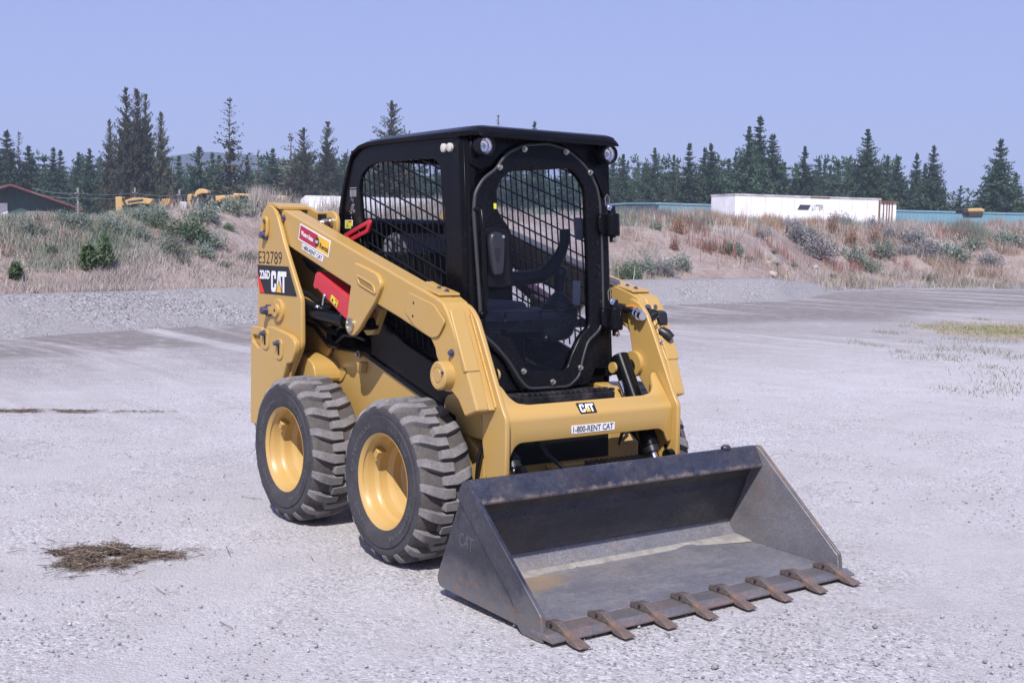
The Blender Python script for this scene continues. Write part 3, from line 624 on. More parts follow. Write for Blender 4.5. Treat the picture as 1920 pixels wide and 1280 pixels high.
# ---- straw lying on the gravel
def straw(name, cx, cy, ex, ey, n, r, ang, lab, hmax=.03, pal=((.12, .09, .07), (.17, .13, .095), (.07, .052, .042), (.27, .22, .165), (.05, .04, .034))):
    t_ = r.uniform(0, 2*math.pi, n); q = r.random(n)**.55; lob = 1+.3*np.sin(3*t_+1)+.2*np.sin(5*t_)+.25*np.sin(11*t_+2); q = np.where(r.random(n) < .14, q*r.uniform(1, 2.0, n), q)
    x = np.cos(t_)*q*ex*lob; y = np.sin(t_)*q*ey*lob; ca, sa = math.cos(ang), math.sin(ang)
    S = cx+x*ca-y*sa; D = cy+x*sa+y*ca; p = CAM[:2]+D[:, None]*F2+S[:, None]*R2; keep = fbm(x*9, y*11, 3, 9) > .36; z = .008+r.uniform(0, hmax, n)*np.clip(1-q*.8, .05, 1)*(.2+1.5*vnoise(x*16, y*20, 3))
    p, z, x, y = p[keep], z[keep], x[keep], y[keep]; n = len(p); an = r.uniform(0, math.pi*2, n); L = r.uniform(.02, .13, n); d = np.stack([np.cos(an), np.sin(an), r.normal(size=n)*.12], 1)*L[:, None]/2; c0 = np.concatenate([p, z[:, None]], 1)
    s = np.stack([-np.sin(an), np.cos(an), np.zeros(n)], 1)*r.uniform(.0008, .0018, (n, 1)); u3 = np.array([0, 0, .0022])
    v = np.stack([c0-d-s, c0-d+s, c0-d+u3, c0+d-s, c0+d+s, c0+d+u3], 1).reshape(-1, 3); v[:, 2] = np.maximum(v[:, 2], .006); k = np.arange(n)[:, None]*6
    f = np.concatenate([k+np.array([[0, 2, 5, 3]]), k+np.array([[2, 1, 4, 5]])], 0)
    tag(np_mesh(name, v, f, LEAF, None, np.repeat(pick(pal, r, n, .35), 6, 0)), lab, 'straw', kind='stuff')
g = np.array(ground_hit(206, 1046))[:2]-CAM[:2]; r = np.random.default_rng(19)
straw('straw_clump', float(g@R2), float(g@F2), .22, .17, 2600, r, .05, 'brown clump of old straw on the gravel, left foreground', .028)
g = np.array(ground_hit(90, 772))[:2]-CAM[:2]; straw('straw_wisp', float(g@R2), float(g@F2), .8, .05, 700, r, .06, 'thin wisp of straw on the gravel at the left edge', .012)
straw('scattered_twigs', -.2, 7.2, 2.6, 2.3, 150, np.random.default_rng(3), 0, 'scattered bits of straw and twigs on the gravel', .006)
# ---- loose pebbles over the near yard
r = np.random.default_rng(77); n = 13000
D = 3.6+(r.random(n)**1.7)*15; S = r.uniform(-.48, .48, n)*D; dn = fbm(S*1.1, D*1.1, 4, 97); k = r.random(n) < np.clip((dn-.42)*6, .05, 1); S, D = S[k], D[k]; n = len(S)
p = CAM[:2]+D[:, None]*F2+S[:, None]*R2; s = r.gamma(2.0, .0012, n)+.0022; s = np.minimum(s, .011); s[r.random(n) < .004] *= 2.4
oc = np.array([[1, 0, 0], [-1, 0, 0], [0, 1, 0], [0, -1, 0], [0, 0, .8], [0, 0, -.6]], float); of = np.array([[0, 2, 4], [2, 1, 4], [1, 3, 4], [3, 0, 4], [2, 0, 5], [1, 2, 5], [3, 1, 5], [0, 3, 5]])
an = r.uniform(0, 6.28, n); ca, sa = np.cos(an), np.sin(an); jit = r.uniform(.6, 1.3, (n, 6, 3)); q = oc[None]*jit*s[:, None, None]
xx = q[..., 0]*ca[:, None]-q[..., 1]*sa[:, None]; yy = q[..., 0]*sa[:, None]+q[..., 1]*ca[:, None]; gzp = np.zeros(n)
v = np.stack([xx+p[:, 0:1], yy+p[:, 1:2], q[..., 2]+s[:, None]*.35+.004], -1).reshape(-1, 3); f = (np.arange(n)[:, None, None]*6+of[None]).reshape(-1, 3)
tag(np_mesh('loose_pebbles', v, f, LEAF, None, np.repeat(pick([(.40, .385, .41), (.43, .42, .44), (.33, .31, .32), (.37, .345, .345), (.27, .25, .255)], r, n), 6, 0)), 'loose small grey stones strewn over the gravel yard', 'gravel', kind='stuff')
# ================================================================ FAR STRUCTURES
def wbox(b, p0, u, w, L, W, z0, z1, v0=0.0):
    """box from p0 along u (length L) and w (depth W)"""
    p0 = np.array(p0[:2]); u = np.array(u); w = np.array(w); q = [p0+w*v0, p0+u*L+w*v0, p0+u*L+w*(v0+W), p0+w*(v0+W)]
    return b.add([(*a, z0) for a in q]+[(*a, z1) for a in q], [(0, 3, 2, 1), (4, 5, 6, 7), (0, 1, 5, 4), (1, 2, 6, 5), (2, 3, 7, 6), (3, 0, 4, 7)])
def ribbed(name, colr, scale, rough=.5, stain=None, amp=.5):
    m, t, b = new_mat(name); setb(b, colr, rough, 0, .4); a = N(t, 'ShaderNodeAttribute', attribute_name='Col')
    v = coords(t); n = noise(t, .8, 6, .65, v); w = N(t, 'ShaderNodeTexWave'); w.bands_direction = 'X'; w.inputs['Scale'].default_value = scale; t.links.new(v, w.inputs['Vector'])
    c = ramp(t, n.outputs['Fac'], [(.3, tuple(x*.86 for x in colr)), (.7, tuple(min(1, x*1.1) for x in colr))])
    if stain:
        vs = coords(t, (1.2, 1.2, .16)); s = noise(t, 1.3, 5, .7, vs); c = mixc(t, mmath(t, 'MULTIPLY', ramp(t, s.outputs['Fac'], [(.56, 0), (.72, 1)]), stain[0]), c, stain[1])
    t.links.new(c, b.inputs['Base Color']); bump(t, b, w.outputs['Fac'], amp, .04); return m
# --- white box trailer
TRW = ribbed('weathered_white_panel', (.80, .80, .82), 2.6, .5, (.55, (.45, .37, .31)), .3); RUST = simple('rusty_steel', (.15, .085, .06), .85, 0, .2, .4, 3); SKYB = ribbed('blue_metal_cladding', (.15, .29, .37), 3.0, .45, None, .5)
D0, D1 = 70.0, 74.0; S0, zt0 = SD(1379, 364, D0); S1, zt1 = SD(1652, 371, D1); p0 = np.array(P(S0, D0)[:2]); p1 = np.array(P(S1, D1)[:2]); u = p1-p0; L = np.linalg.norm(u); u /= L; w = np.array([-u[1], u[0]])
if (w@F2) < 0: w = -w
ztop = (zt0+zt1)/2; T = empty('box_trailer', (*p0, 1.0)); tag(T, 'weathered white box trailer with rust streaks parked behind the weedy bank', 'trailer')
def rel(b, name, m, parent, bev=0, **k):
    o = b.build(name, m, parent, bev, **k)
    root = parent
    while root.parent: root = root.parent
    off = root.location if parent is root else None
    o.data.transform(Matrix.Translation(-root.location)); return o
b = MB(); wbox(b, p0, u, w, L, 2.5, 1.55, ztop-.10); body = rel(b, 'body', TRW, T)
b = MB(); wbox(b, p0-u*.02, u, w, L+.04, 2.56, ztop-.10, ztop, -.03); rel(b, 'roof_rail', simple('pale_grey_rail', (.42, .40, .42), .5, 0, .4, .35, 1.5), T)
b = MB(); wbox(b, p0+u*(L*.50), u, w, L*.085, .03, ztop-.10, ztop-.03, -.045); wbox(b, p0+u*(L*.585), u, w, L*.05, .03, ztop-.10, ztop-.035, -.045); rel(b, 'rust_strip', RUST, T)
b = MB()
for a in (.06, .2, .9): pass
wbox(b, p0+u*(L-.16), u, w, .12, .03, 1.5, ztop-.1, -.03); rel(b, 'corner_post', RUST, T)
b = MB()
for k in range(1, 10): wbox(b, p0+u*(L*k/10+.07*math.sin(k*9.1)), u, w, .03, .01, 1.55, ztop-.11, -.008)
rel(b, 'panel_seam', simple('grey_panel_seam', (.50, .49, .50), .6, 0, .3, .3, 2), T)
# open rear frame standing past the body
b = MB(); wbox(b, p0+u*(L+.02), u, w, 1.35, .06, 1.5, ztop-.24, .25); rel(b, 'rear_door', TRW, T)
b = MB()
for a in (.38, .62, .80, 1.02): wbox(b, p0+u*(L+a), u, w, .045, .05, 1.5, ztop-.2, .19)
wbox(b, p0+u*(L+.02), u, w, 1.42, .12, ztop-.24, ztop-.12, .16); rel(b, 'door_frame', RUST, T)
b = MB(); ps = p0+u*(L*.42); q = lambda a, z: (*(ps+u*a-w*.03), z); zc = at(1490, 388, 71.5)[2]
b.add([q(-.05, zc-.14), q(.68, zc-.14), q(.85, zc+.14), q(.12, zc+.14), *[tuple(np.array(q(a, z))+np.array([*(w*.028), 0])) for a, z in ((-.05, zc-.14), (.68, zc-.14), (.85, zc+.14), (.12, zc+.14))]], [(0, 1, 2, 3), (4, 7, 6, 5), (0, 4, 5, 1), (1, 5, 6, 2), (2, 6, 7, 3), (3, 7, 4, 0)]); rel(b, 'dark_panel', simple('dark_sign_panel', (.05, .055, .075), .5, 0, .4, .2), T)
fm = frame_map((*(ps+u*.95-w*.035), zc-.14), (*u, 0), (0, 0, 1)); o = text_obj('lettering', 'LITTER', .75, .30, fm, simple('faded_dark_lettering', (.09, .09, .11), .6), T, .0, .35); o.data.transform(Matrix.Translation(-T.location))
b = MB()
for a in (1.2, 2.4, L-3.0, L-1.8):
    for v0 in (.12, 2.0): c = p0+u*a+w*(v0+.12); b.cyl((*(c-w*.14), 1.5), (*(c+w*.14), 1.5), .42, 16)
rel(b, 'wheels', simple('old_tyre', (.03, .03, .03), .8), T)
# --- long blue metal buildings left and right of the trailer
def shed(name, pxa, pya, pxb, pyb, D0, D1, W, lab):
    S0, z0 = SD(pxa, pya, D0); S1, z1 = SD(pxb, pyb, D1); p0 = np.array(P(S0, D0)[:2]); p1 = np.array(P(S1, D1)[:2]); u = p1-p0; L = np.linalg.norm(u); u /= L; w = np.array([-u[1], u[0]])
    if (w@F2) < 0: w = -w
    z = (z0+z1)/2; T = empty(name, (*p0, 1.0)); tag(T, lab, 'building', 'blue metal buildings'); b = MB(); wbox(b, p0, u, w, L, W, .5, z-.14); rel(b, 'wall', SKYB, T)
    b = MB(); a = p0-u*.3; e = p0+u*(L+.3); rid = z+.06
    vs = [(*(a-w*.06), z-.02), (*(e-w*.06), z-.02), (*(e+w*W/2), rid), (*(a+w*W/2), rid), (*(a+w*(W+.4)), z-.02), (*(e+w*(W+.4)), z-.02)]; vs = vs+[(x, y, q-.12) for x, y, q in vs]
    b.add(vs, [(0, 1, 2, 3), (3, 2, 5, 4), (9, 8, 7, 6), (10, 11, 8, 9), (0, 6, 7, 1), (4, 5, 11, 10), (0, 3, 9, 6), (3, 4, 10, 9), (1, 7, 8, 2), (2, 8, 11, 5)]); rel(b, 'roof', ribbed('blue_metal_roof', (.17, .31, .38), 2.2, .4, None, .5), T)
shed('metal_building', 1236, 381, 1344, 381, 88, 90, 9, 'low pale blue metal building left of the white trailer')
shed('metal_building', 1672, 392, 2010, 402, 92, 97, 9, 'long low blue metal building right of the white trailer')
# --- green shed with a red-brown roof edge (left edge of the picture)
D0 = 85.0; Sa, za = SD(15, 350, D0); Se, ze = SD(134, 391, D0); Sd, zd = SD(13.5, 381, D0); run = Se-Sa; T = empty('green_shed', P(Sa, D0, .8)); tag(T, 'dark green metal shed with a reddish roof edge and white door at the left', 'building')
pt = lambda s, dd, z: P(s+dd*(Sa/D0)*1.35, D0+dd, z); Wl = [(Sa-run, ze), (Sa, za), (Sa+run, ze), (Sa+run, .3), (Sa-run, .3)]; n = 5
b = MB(); b.add([pt(s, 0, z) for s, z in Wl]+[pt(s, 14, z) for s, z in Wl], [tuple(range(5)), tuple(range(9, 4, -1))]+[(i, i+5, (i+1) % 5+5, (i+1) % 5) for i in range(5)]); rel(b, 'wall', ribbed('green_metal_cladding', (.035, .080, .082), 3.4, .5, None, .5), T)
b = MB(); ov = .55
for sg in (-1, 1):
    sl = (za-ze)/run; A = (Sa, za+.02); E_ = (Sa+sg*(run+ov), ze-sl*ov+.02); vs = [pt(A[0], -1.3, A[1]), pt(E_[0], -1.3, E_[1]), pt(E_[0], 15, E_[1]), pt(A[0], 15, A[1])]; vs += [(x, y, z+.13) for x, y, z in vs]
    b.add(vs, [(0, 3, 2, 1), (4, 5, 6, 7), (0, 1, 5, 4), (1, 2, 6, 5), (2, 3, 7, 6), (3, 0, 4, 7)])
rel(b, 'roof', simple('red_brown_metal', (.125, .05, .05), .5, 0, .4, .15), T)
b = MB(); zb = .5; vs = [pt(Sd-1.05, -.06, zb), pt(Sd, -.06, zb), pt(Sd, -.06, zd), pt(Sd-1.05, -.06, zd)]; vs += [pt(Sd-1.05, .05, zb), pt(Sd, .05, zb), pt(Sd, .05, zd), pt(Sd-1.05, .05, zd)]
b.add(vs, [(0, 1, 2, 3), (7, 6, 5, 4), (0, 4, 5, 1), (1, 5, 6, 2), (2, 6, 7, 3), (3, 7, 4, 0)]); dr = rel(b, 'door', simple('white_door', (.78, .78, .84), .5), T)
b = MB(); b.sphere(pt(Sd-.95, -.1, zd-1.0), .05); rel(b, 'door_handle', ZINC, T)
# pale pallet crate beside the shed
S, z = SD(73, 402, 84); T = empty('wooden_crate', P(S, 84, z-.2)); tag(T, 'pale slatted wooden crate standing in grass before the green shed', 'crate')
b = MB()
for i in range(4): b.box(-.7, .7, -.03, .03, -.25+i*.16, -.17+i*.16)
for x in (-.7, 0, .62): b.box(x, x+.08, -.06, -.031, -.3, .36); b.box(x, x+.08, .5, .56, -.3, .36)
for i in range(4): b.box(-.7, .7, .47, .499, -.25+i*.16, -.17+i*.16)
b.box(-.7, .7, -.03, .5, .361, .40); o = b.build('slats', simple('grey_timber', (.35, .29, .24), .8), T); T.rotation_euler = (0, 0, math.atan2(R2[1], R2[0]))
# --- white storage tank trailer behind the bank left of the cab
D0 = 62.0; S0, z0 = SD(562, 364, D0); S1, z1 = SD(838, 366, D0+3); T = empty('tank_trailer', P(S0, D0, .8)); tag(T, 'long white rounded tank trailer behind dry grass left of the cab', 'trailer')
p0 = np.array(P(S0, D0)); p1 = np.array(P(S1, D0+3)); zc = (z0+z1)/2-.98; a = p0.copy(); a[2] = zc; e = p1.copy(); e[2] = zc; d = (e-a)/np.linalg.norm(e-a)
b = MB(); b.tube([a, a+d*.12, a+d*.3, e-d*.3, e-d*.12, e], [.45, .7, .85, .85, .7, .45], 24); rel(b, 'tank', ribbed('white_tank_paint', (.50, .50, .52), .9, .45, (.5, (.36, .34, .32)), .1), T, 0, sm=50)
b = MB()
for k in (.22, .40, .62, .82): c = a+(e-a)*k; b.tube([c-d*.03, c+d*.03], [.872, .872], 24)
rel(b, 'hoop', simple('grey_hoop', (.42, .42, .45), .5), T, 0, sm=50)
b = MB()
for k in (.15, .8):
    c = a+(e-a)*k; b.tube([(c[0], c[1], .2), (c[0], c[1], zc-.8)], .12, 8)
rel(b, 'leg', simple('grey_stand', (.3, .3, .32), .6), T)
# --- utility poles and wires
POLE = simple('weathered_pole', (.26, .24, .24), .85, 0, .2, .25, 3)
tops = []
for (px, top, base, D, lab, boxed) in ((146, 352, 400, 78, 'thin grey utility pole beside the right end of the green shed', 0), (253, 352, 380, 90, 'utility pole behind the left yellow machine, by the big pine', 0), (336.5, 355, 392, 76, 'pale utility pole with white box between the yellow machines', 1)):
    S, z = SD(px, top, D); T = empty('utility_pole', P(S, D, .6)); tag(T, lab, 'pole', 'utility poles'); b = MB(); b.tube([(0, 0, -.4), (0, 0, z-.6)], [.09, .065], 8); b.build('pole', POLE, T, 0, 60)
    b = MB(); b.box(-.45, .45, -.05, .05, z-1.0, z-.92); o = b.build('crossarm', POLE, T); o.rotation_euler = (0, 0, AZ)
    if boxed:
        b = MB(); b.box(-.16, .16, -.32, -.1, z-1.95, z-1.35); o = b.build('meter_box', WHITE, T); o.rotation_euler = (0, 0, AZ-math.pi/2+.6); o.location = (R2[0]*.15, R2[1]*.15, 0)
    tops.append(np.array(P(S, D, z-.35)))
SL, zl = SD(60, 353, 78); SRr, zr = SD(520, 359, 90); tops = [np.array(P(SL, 78, zl))]+tops[:1]+tops[1:]+[np.array(P(SRr, 90, zr))]
for k, dz in ((0, 0.0), (1, -.28)):
    b = MB(); pts = []
    for i in range(len(tops)-1):
        for j in range(8): q = j/8; pts.append(tops[i]*(1-q)+tops[i+1]*q+np.array([0, 0, dz-.5*q*(1-q)]))
    b.tube(pts, .013, 4); tag(b.build('power_line', simple('dull_wire', (.2, .2, .23), .6, 0, .3, 0), None), ('upper' if k == 0 else 'lower')+' power line strung between the poles in front of the trees', 'wire', 'power lines')
# --- yellow machines parked behind the bank (only their tops show)
YF = simple('faded_yellow_paint', (.47, .31, .13), .5, 0, .4, .12, 1.5); FD = simple('dark_machine_parts', (.03, .028, .03), .6)
def screen_poly(D): return lambda px, py: SD(px, py, D)
def slab(b, pts, D, dep):
    q = [SD(px, py, D) for px, py in pts]; n = len(q); vs = [P(s, D, z) for s, z in q]+[P(s, D+dep, z) for s, z in q]
    return b.add(vs, [tuple(range(n)), tuple(range(2*n-1, n-1, -1))]+[(i, i+n, (i+1) % n+n, (i+1) % n) for i in range(n)])
S, z = SD(250, 400, 62); T = empty('backhoe', P(S, 62, 1.0)); tag(T, 'old yellow backhoe with folded boom, leftmost machine behind the bank', 'machine')
rel(slab(MB(), [(216, 369), (229, 369), (229, 398), (217, 398)], 62, .5), 'upright', YF, T, .03); rel(slab(MB(), [(229, 377), (248, 371), (268, 371), (287, 373), (281, 383), (262, 381), (240, 384), (229, 386)], 62, .4), 'boom', YF, T, .03)
rel(slab(MB(), [(228, 372), (231, 372), (240, 392), (236, 394)], 61.9, .3), 'ram', FD, T); rel(slab(MB(), [(203, 395), (213, 398), (222, 402), (205, 402)], 62, .5), 'stabiliser', YF, T, .02); rel(slab(MB(), [(236, 382), (285, 384), (287, 402), (232, 402)], 62.6, 1.2), 'chassis', FD, T, .05)
b = MB(); b.tube([at(240, 379, 61.7), at(268, 375, 61.7)], .06, 8); rel(b, 'ram', FD, T)
S, z = SD(310, 392, 60); T = empty('loose_bucket', P(S, 60, 1.2)); tag(T, 'yellow ribbed digger bucket lying behind the bank between the machines', 'bucket')
b = MB(); slab(b, [(297, 386), (304, 373), (321, 373), (309, 390), (298, 390)], 60, .9); rel(b, 'shell', YF, T, .03)
b = MB()
for k in range(4): slab(b, [(299+k*4.5, 385), (304.5+k*4.5, 372), (306+k*4.5, 372), (300.5+k*4.5, 386)], 59.95, .06)
rel(b, 'tooth', YF, T)
S, z = SD(400, 392, 60); T = empty('road_grader', P(S, 60, 1.0)); tag(T, 'long low yellow machine with an arched frame behind the bank', 'machine')
arch = [(362, 386), (363, 368), (367, 358), (373, 354), (381, 354), (389, 358), (390, 363), (378, 363), (370, 366), (368, 372), (367, 386)]; rel(slab(MB(), arch, 60, .7), 'arched_frame', YF, T, .04)
rel(slab(MB(), [(351, 365), (358, 363), (360, 366), (358, 378), (351, 378)], 60, .6), 'hood', YF, T, .05); rel(slab(MB(), [(350, 378), (364, 377), (364, 390), (352, 390)], 60, .9), 'front_block', YF, T, .05)
rel(slab(MB(), [(380, 364), (402, 366), (402, 374), (380, 374)], 60.2, .6), 'engine_parts', FD, T, .03); rel(slab(MB(), [(378, 370), (420, 366), (424, 371), (400, 380), (378, 380)], 60.4, .8), 'side_frame', YF, T, .04)
rel(slab(MB(), [(424, 366), (440, 366), (441, 375), (424, 377)], 61, 1.2), 'cab_block', YF, T, .05)
b = MB(); c = np.array(at(372, 396, 60)); b.lathe([(-.3, .3), (-.3, .62), (-.2, .7), (.2, .7), (.3, .62), (.3, .3)], tuple(c), 20, 'y'); rel(b, 'wheel', FD, T)
S, z = SD(480, 380, 66); T = empty('crawler_machine', P(S, 66, 1.0)); tag(T, 'low yellow machine body with flat top half hidden left of the loader', 'machine')
rel(slab(MB(), [(437, 362), (472, 364), (473, 368), (447, 367), (447, 384), (437, 384)], 66, .8), 'frame', YF, T, .04); rel(slab(MB(), [(447, 369), (500, 370), (500, 390), (447, 390)], 66.5, 1.0), 'body', FD, T, .04); rel(slab(MB(), [(498, 370), (510, 366), (534, 367), (536, 376), (520, 382), (498, 382)], 66, 1.2), 'engine_cover', YF, T, .06)
S, z = SD(1826, 393, 80); T = empty('tractor_roof', P(S, 80, 1.0)); T.name = 'yellow_tractor'; tag(T, 'top of a yellow tractor half hidden by weeds before the blue building', 'tractor')
rel(slab(MB(), [(1816, 391), (1840, 390), (1847, 393), (1846, 397), (1815, 397)], 80, 1.6), 'hood', YF, T, .05); rel(slab(MB(), [(1806, 392), (1815, 391), (1815, 400), (1806, 400)], 80, 1.4), 'engine', FD, T, .05); rel(slab(MB(), [(1815, 397.3), (1845, 397.3), (1842, 408), (1818, 408)], 80, 1.2), 'chassis', FD, T, .05)
# ================================================================ THE SKID STEER LOADER  (x forward, y to its left, z up)
M = empty('skid_steer_loader'); tag(M, 'yellow and black skid steer loader with its toothed bucket resting on the gravel', 'loader')
def both(fn):
    for s in (-1, 1): fn(s)
def bolt(c, n, r, L, m, parent, name='bolt'):
    c = np.array(c, float); n = np.array(n, float); n /= np.linalg.norm(n)
    return MB().tube([c, c+n*L*.35, c+n*L*.35, c+n*L], [r*1.25, r*1.25, r*.85, r*.75], 10).build(name, m, parent, 0, 40)
def holes(c, r, n=14): return [(c[0]+r*math.cos(2*math.pi*i/n), c[1]+r*math.sin(2*math.pi*i/n)) for i in range(n)]
# ---------------- chassis
lower = [(-1.30, .30), (-1.10, .18), (.30, .18), (.34, .42), (.34, .50), (.10, .64), (-.163, .712), (-.572, .822), (-.80, .868), (-1.20, .868), (-1.42, .80)]
b = MB(); b.prism(lower, -.45, .45); CH = b.build('chassis', YEL, M, .008)
both(lambda s: yplate('side_cover', [fillet([(-1.12, .735), (-.93, .785), (-.90, .76), (-.945, .705), (-1.09, .69)], .03)], s*.453, .01, YEL, M, .003))
both(lambda s: MB().prism(fillet([(-1.30, .70), (-1.27, .842), (-1.10, .842), (-.98, .80), (-.955, .70)], .06), s*.45, s*.60).build('fender_box', YEL, M, .006))
b = MB(); b.box(-1.55, -.62, -.40, .40, .868, 1.38); b.build('engine_housing', DARK, M, .02)
b = MB(); b.box(-1.58, -1.50, -.62, .62, .40, 1.35); b.build('rear_door', BLK, M, .02)
b = MB(); b.box(-1.46, -.98, -.40, .40, 1.38, 1.45); b.build('engine_hood', BLK, M, .03)
# fenders' black upper side with a grille
def bside(s):
    yplate('lower_side_panel', [[(-.66, .85), (-.572, .832), (-.163, .722), (.10, .65), (.12, .66), (.12, .845), (-.06, .872), (-.33, .948), (-.53, 1.03), (-.66, 1.09)]], s*.437, .02, BLK, M)
    o = yplate('bottom_flange', [[(-.66, .845), (-.572, .82), (-.163, .71), (.12, .635), (.12, .66), (-.163, .735), (-.572, .845), (-.66, .87)]], s*.452, .016, BLK, M)
both(bside)
# ---------------- rear towers
TOW = [(-1.574, .405), (-1.527, .955), (-1.517, 1.369), (-1.495, 1.50), (-1.462, 1.575), (-1.40, 1.615), (-1.345, 1.608), (-1.31, 1.585), (-1.28, 1.55), (-1.194, 1.403), (-1.002, 1.131), (-.995, .90), (-1.02, .86), (-1.13, .72), (-1.16, .405)]
def tower(s):
    y0 = s*.648
    T_ = yplate('rear_tower', [fillet(TOW, .02, 2)], y0, .024, YEL, M, .005)
    inn = [(-1.56, .42), (-1.52, 1.40), (-1.46, 1.585), (-1.36, 1.625), (-1.24, 1.60), (-1.18, 1.578), (-1.0, 1.583), (-.965, 1.565), (-.948, 1.53), (-.952, 1.47), (-1.0, 1.36), (-1.06, 1.10), (-1.02, .87), (-1.16, .72), (-1.16, .42)]
    yplate('inner_tower_plate', [fillet(inn, .02, 2)], s*.475, .022, YEL, M, .005)
    b = MB(); b.prism([(-1.55, .45), (-1.50, 1.42), (-1.455, 1.55), (-1.44, 1.55), (-1.485, 1.40), (-1.535, .45)], s*.486, s*.636); b.build('rear_web', YEL, M, .004)
    b = MB(); b.prism([(-1.455, 1.572), (-1.40, 1.608), (-1.34, 1.604), (-1.27, 1.588), (-1.27, 1.606), (-1.34, 1.624), (-1.41, 1.627), (-1.468, 1.585)], s*.470, s*.652); b.build('tower_cap', YEL, M, .004)
    yo = s*.66
    # slot cover, pins and bolts on the outer face
    o = yplate('slot_cover', [fillet([(-1.45, 1.44), (-1.375, 1.44), (-1.375, 1.555), (-1.45, 1.555)], .04, 6), fillet([(-1.433, 1.462), (-1.392, 1.462), (-1.392, 1.535), (-1.433, 1.535)], .02, 6)], yo+s*.008, .016, YEL, M, .004)
    MB().box(-1.418, -1.406, min(yo, yo+s*.004), max(yo, yo+s*.004), 1.475, 1.525).build('slot', DARK, M)
    bolt((-1.412, yo, 1.455), (0, s, 0), .024, .035, BLUEBOLT, M); bolt((-1.405, yo+s*.004, 1.524), (0, s, 0), .009, .014, BLUEBOLT, M)
    bolt((-1.372, yo, 1.055), (0, s, 0), .026, .05, BLUEBOLT, M)
    o = MB().lathe([(0, .062), (s*.012, .062), (s*.016, .056), (s*.016, .035), (s*.03, .033), (s*.03, .0)], (-1.252, yo, 1.062), 28); o.build('pivot_boss', YEL, M, 0, 30)
    yplate('pin_retainer', [fillet([(-1.40, 1.035), (-1.25, 1.04), (-1.25, 1.085), (-1.40, 1.075)], .018)], yo+s*.012, .012, YEL, M, .003); MB().cyl((-1.252, yo+s*.03, 1.062), (-1.252, yo+s*.0315, 1.062), .008, 10).build('grease_hole', DARK, M)
    # bumper bracket low on the tower
    B1 = fillet([(-1.335, .972), (-1.285, .977), (-1.06, .945), (-1.005, .915), (-1.005, .87), (-1.05, .80), (-1.10, .80), (-1.20, .62), (-1.20, .43), (-1.42, .43), (-1.42, .93)], [.02, .02, .05, .05, .04, .03, .02, .02, .01, .01, .03])
    sl1 = fillet([(-1.352, .885), (-1.338, .885), (-1.338, .94), (-1.352, .94)], .007); sl2 = fillet([(-1.165, .84), (-1.15, .84), (-1.15, .895), (-1.165, .895)], .007)
    yplate('bumper_bracket', [B1], yo+s*.017, .034, YEL, M, .006)
    for (x, z) in ((-1.345, .905), (-1.178, .865)):
        yplate('slot_ring', [fillet([(x-.038, z-.055), (x+.038, z-.055), (x+.038, z+.055), (x-.038, z+.055)], .036, 6)], yo+s*.037, .008, YEL, M, .003); MB().box(x-.010, x+.010, min(yo+s*.041, yo+s*.0425), max(yo+s*.041, yo+s*.0425), z-.03, z+.02).build('slot', DARK, M, .004)
        bolt((x-.004, yo+s*.04, z+.03), (0, s, 0), .014, .028, BLUEBOLT, M)
    yplate('lifting_eye', [fillet([(-1.567, .96), (-1.424, .962), (-1.424, .43), (-1.575, .43)], .015), fillet([(-1.545, .915), (-1.45, .918), (-1.44, .86), (-1.47, .845), (-1.545, .88)], .015)], yo+s*.010, .020, YEL, M, .005)
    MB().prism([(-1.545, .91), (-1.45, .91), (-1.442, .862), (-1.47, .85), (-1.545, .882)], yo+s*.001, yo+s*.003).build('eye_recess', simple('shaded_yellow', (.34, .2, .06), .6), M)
    if s < 0:
        # number, decal and letters on this side's tower
        fm = frame_map((-1.52, -.6604, 1.142), (1, 0, 0), (0, 0, 1))
        text_obj('unit_number', 'E32789', .285, .066, lambda a, c, w: fm(a+.012, c+.160, w), VBLK, M, -.004)
        DEC = [(0.002, .152), (.374, .151), (.472, .001), (.030, .0), (.003, .084)]
        d = fplate('model_decal', [DEC], lambda a, c, w: fm(a, c, w+.0008), .0012, VBLK, M, .0003)
        fplate('red_stripe', [[(.004, .083), (.006, .107), (.092, .003), (.034, .003)]], lambda a, c, w: fm(a, c, w+.0018), .0008, VRED2, d, .0002)
        text_obj('model_number', '226D', .125, .048, lambda a, c, w: fm(a+.030, c+.078, w+.0018), WHITE, d, .030)
        cat_logo(lambda a, c, w: fm(.172+a*.062, .014+c*.110, w+.0018), d)
    # hydraulic connector and plate by the tower's rounded end
    bolt((-1.01, s*.485, 1.525), (0, s, 0), .022, .05, ZINC, M, 'pin'); MB().tube([(-1.03, s*.51, 1.525), (-1.03, s*.55, 1.52)], .014, 10).build('grease_fitting', CHROME, M, 0, 40)
    yplate('data_plate', [[(-1.155, 1.505), (-1.06, 1.505), (-1.06, 1.568), (-1.155, 1.568)]], s*.4875, .002, VBLK, M, .0005)
CATC = fillet([(0, .12), (.14, 0), (.80, 0), (.94, .12), (.94, .40), (.62, .40), (.62, .20), (.32, .20), (.32, .80), (.62, .80), (.62, .62), (.94, .62), (.94, .88), (.80, 1), (.14, 1), (0, .88)], .05, 2)
CATA = [(.97, 0), (1.33, 1), (1.72, 1), (2.06, 0)]; CATT = [(1.80, 1), (2.92, 1), (2.92, .76), (2.55, .76), (2.55, 0), (2.22, 0), (2.22, .76), (1.80, .76)]
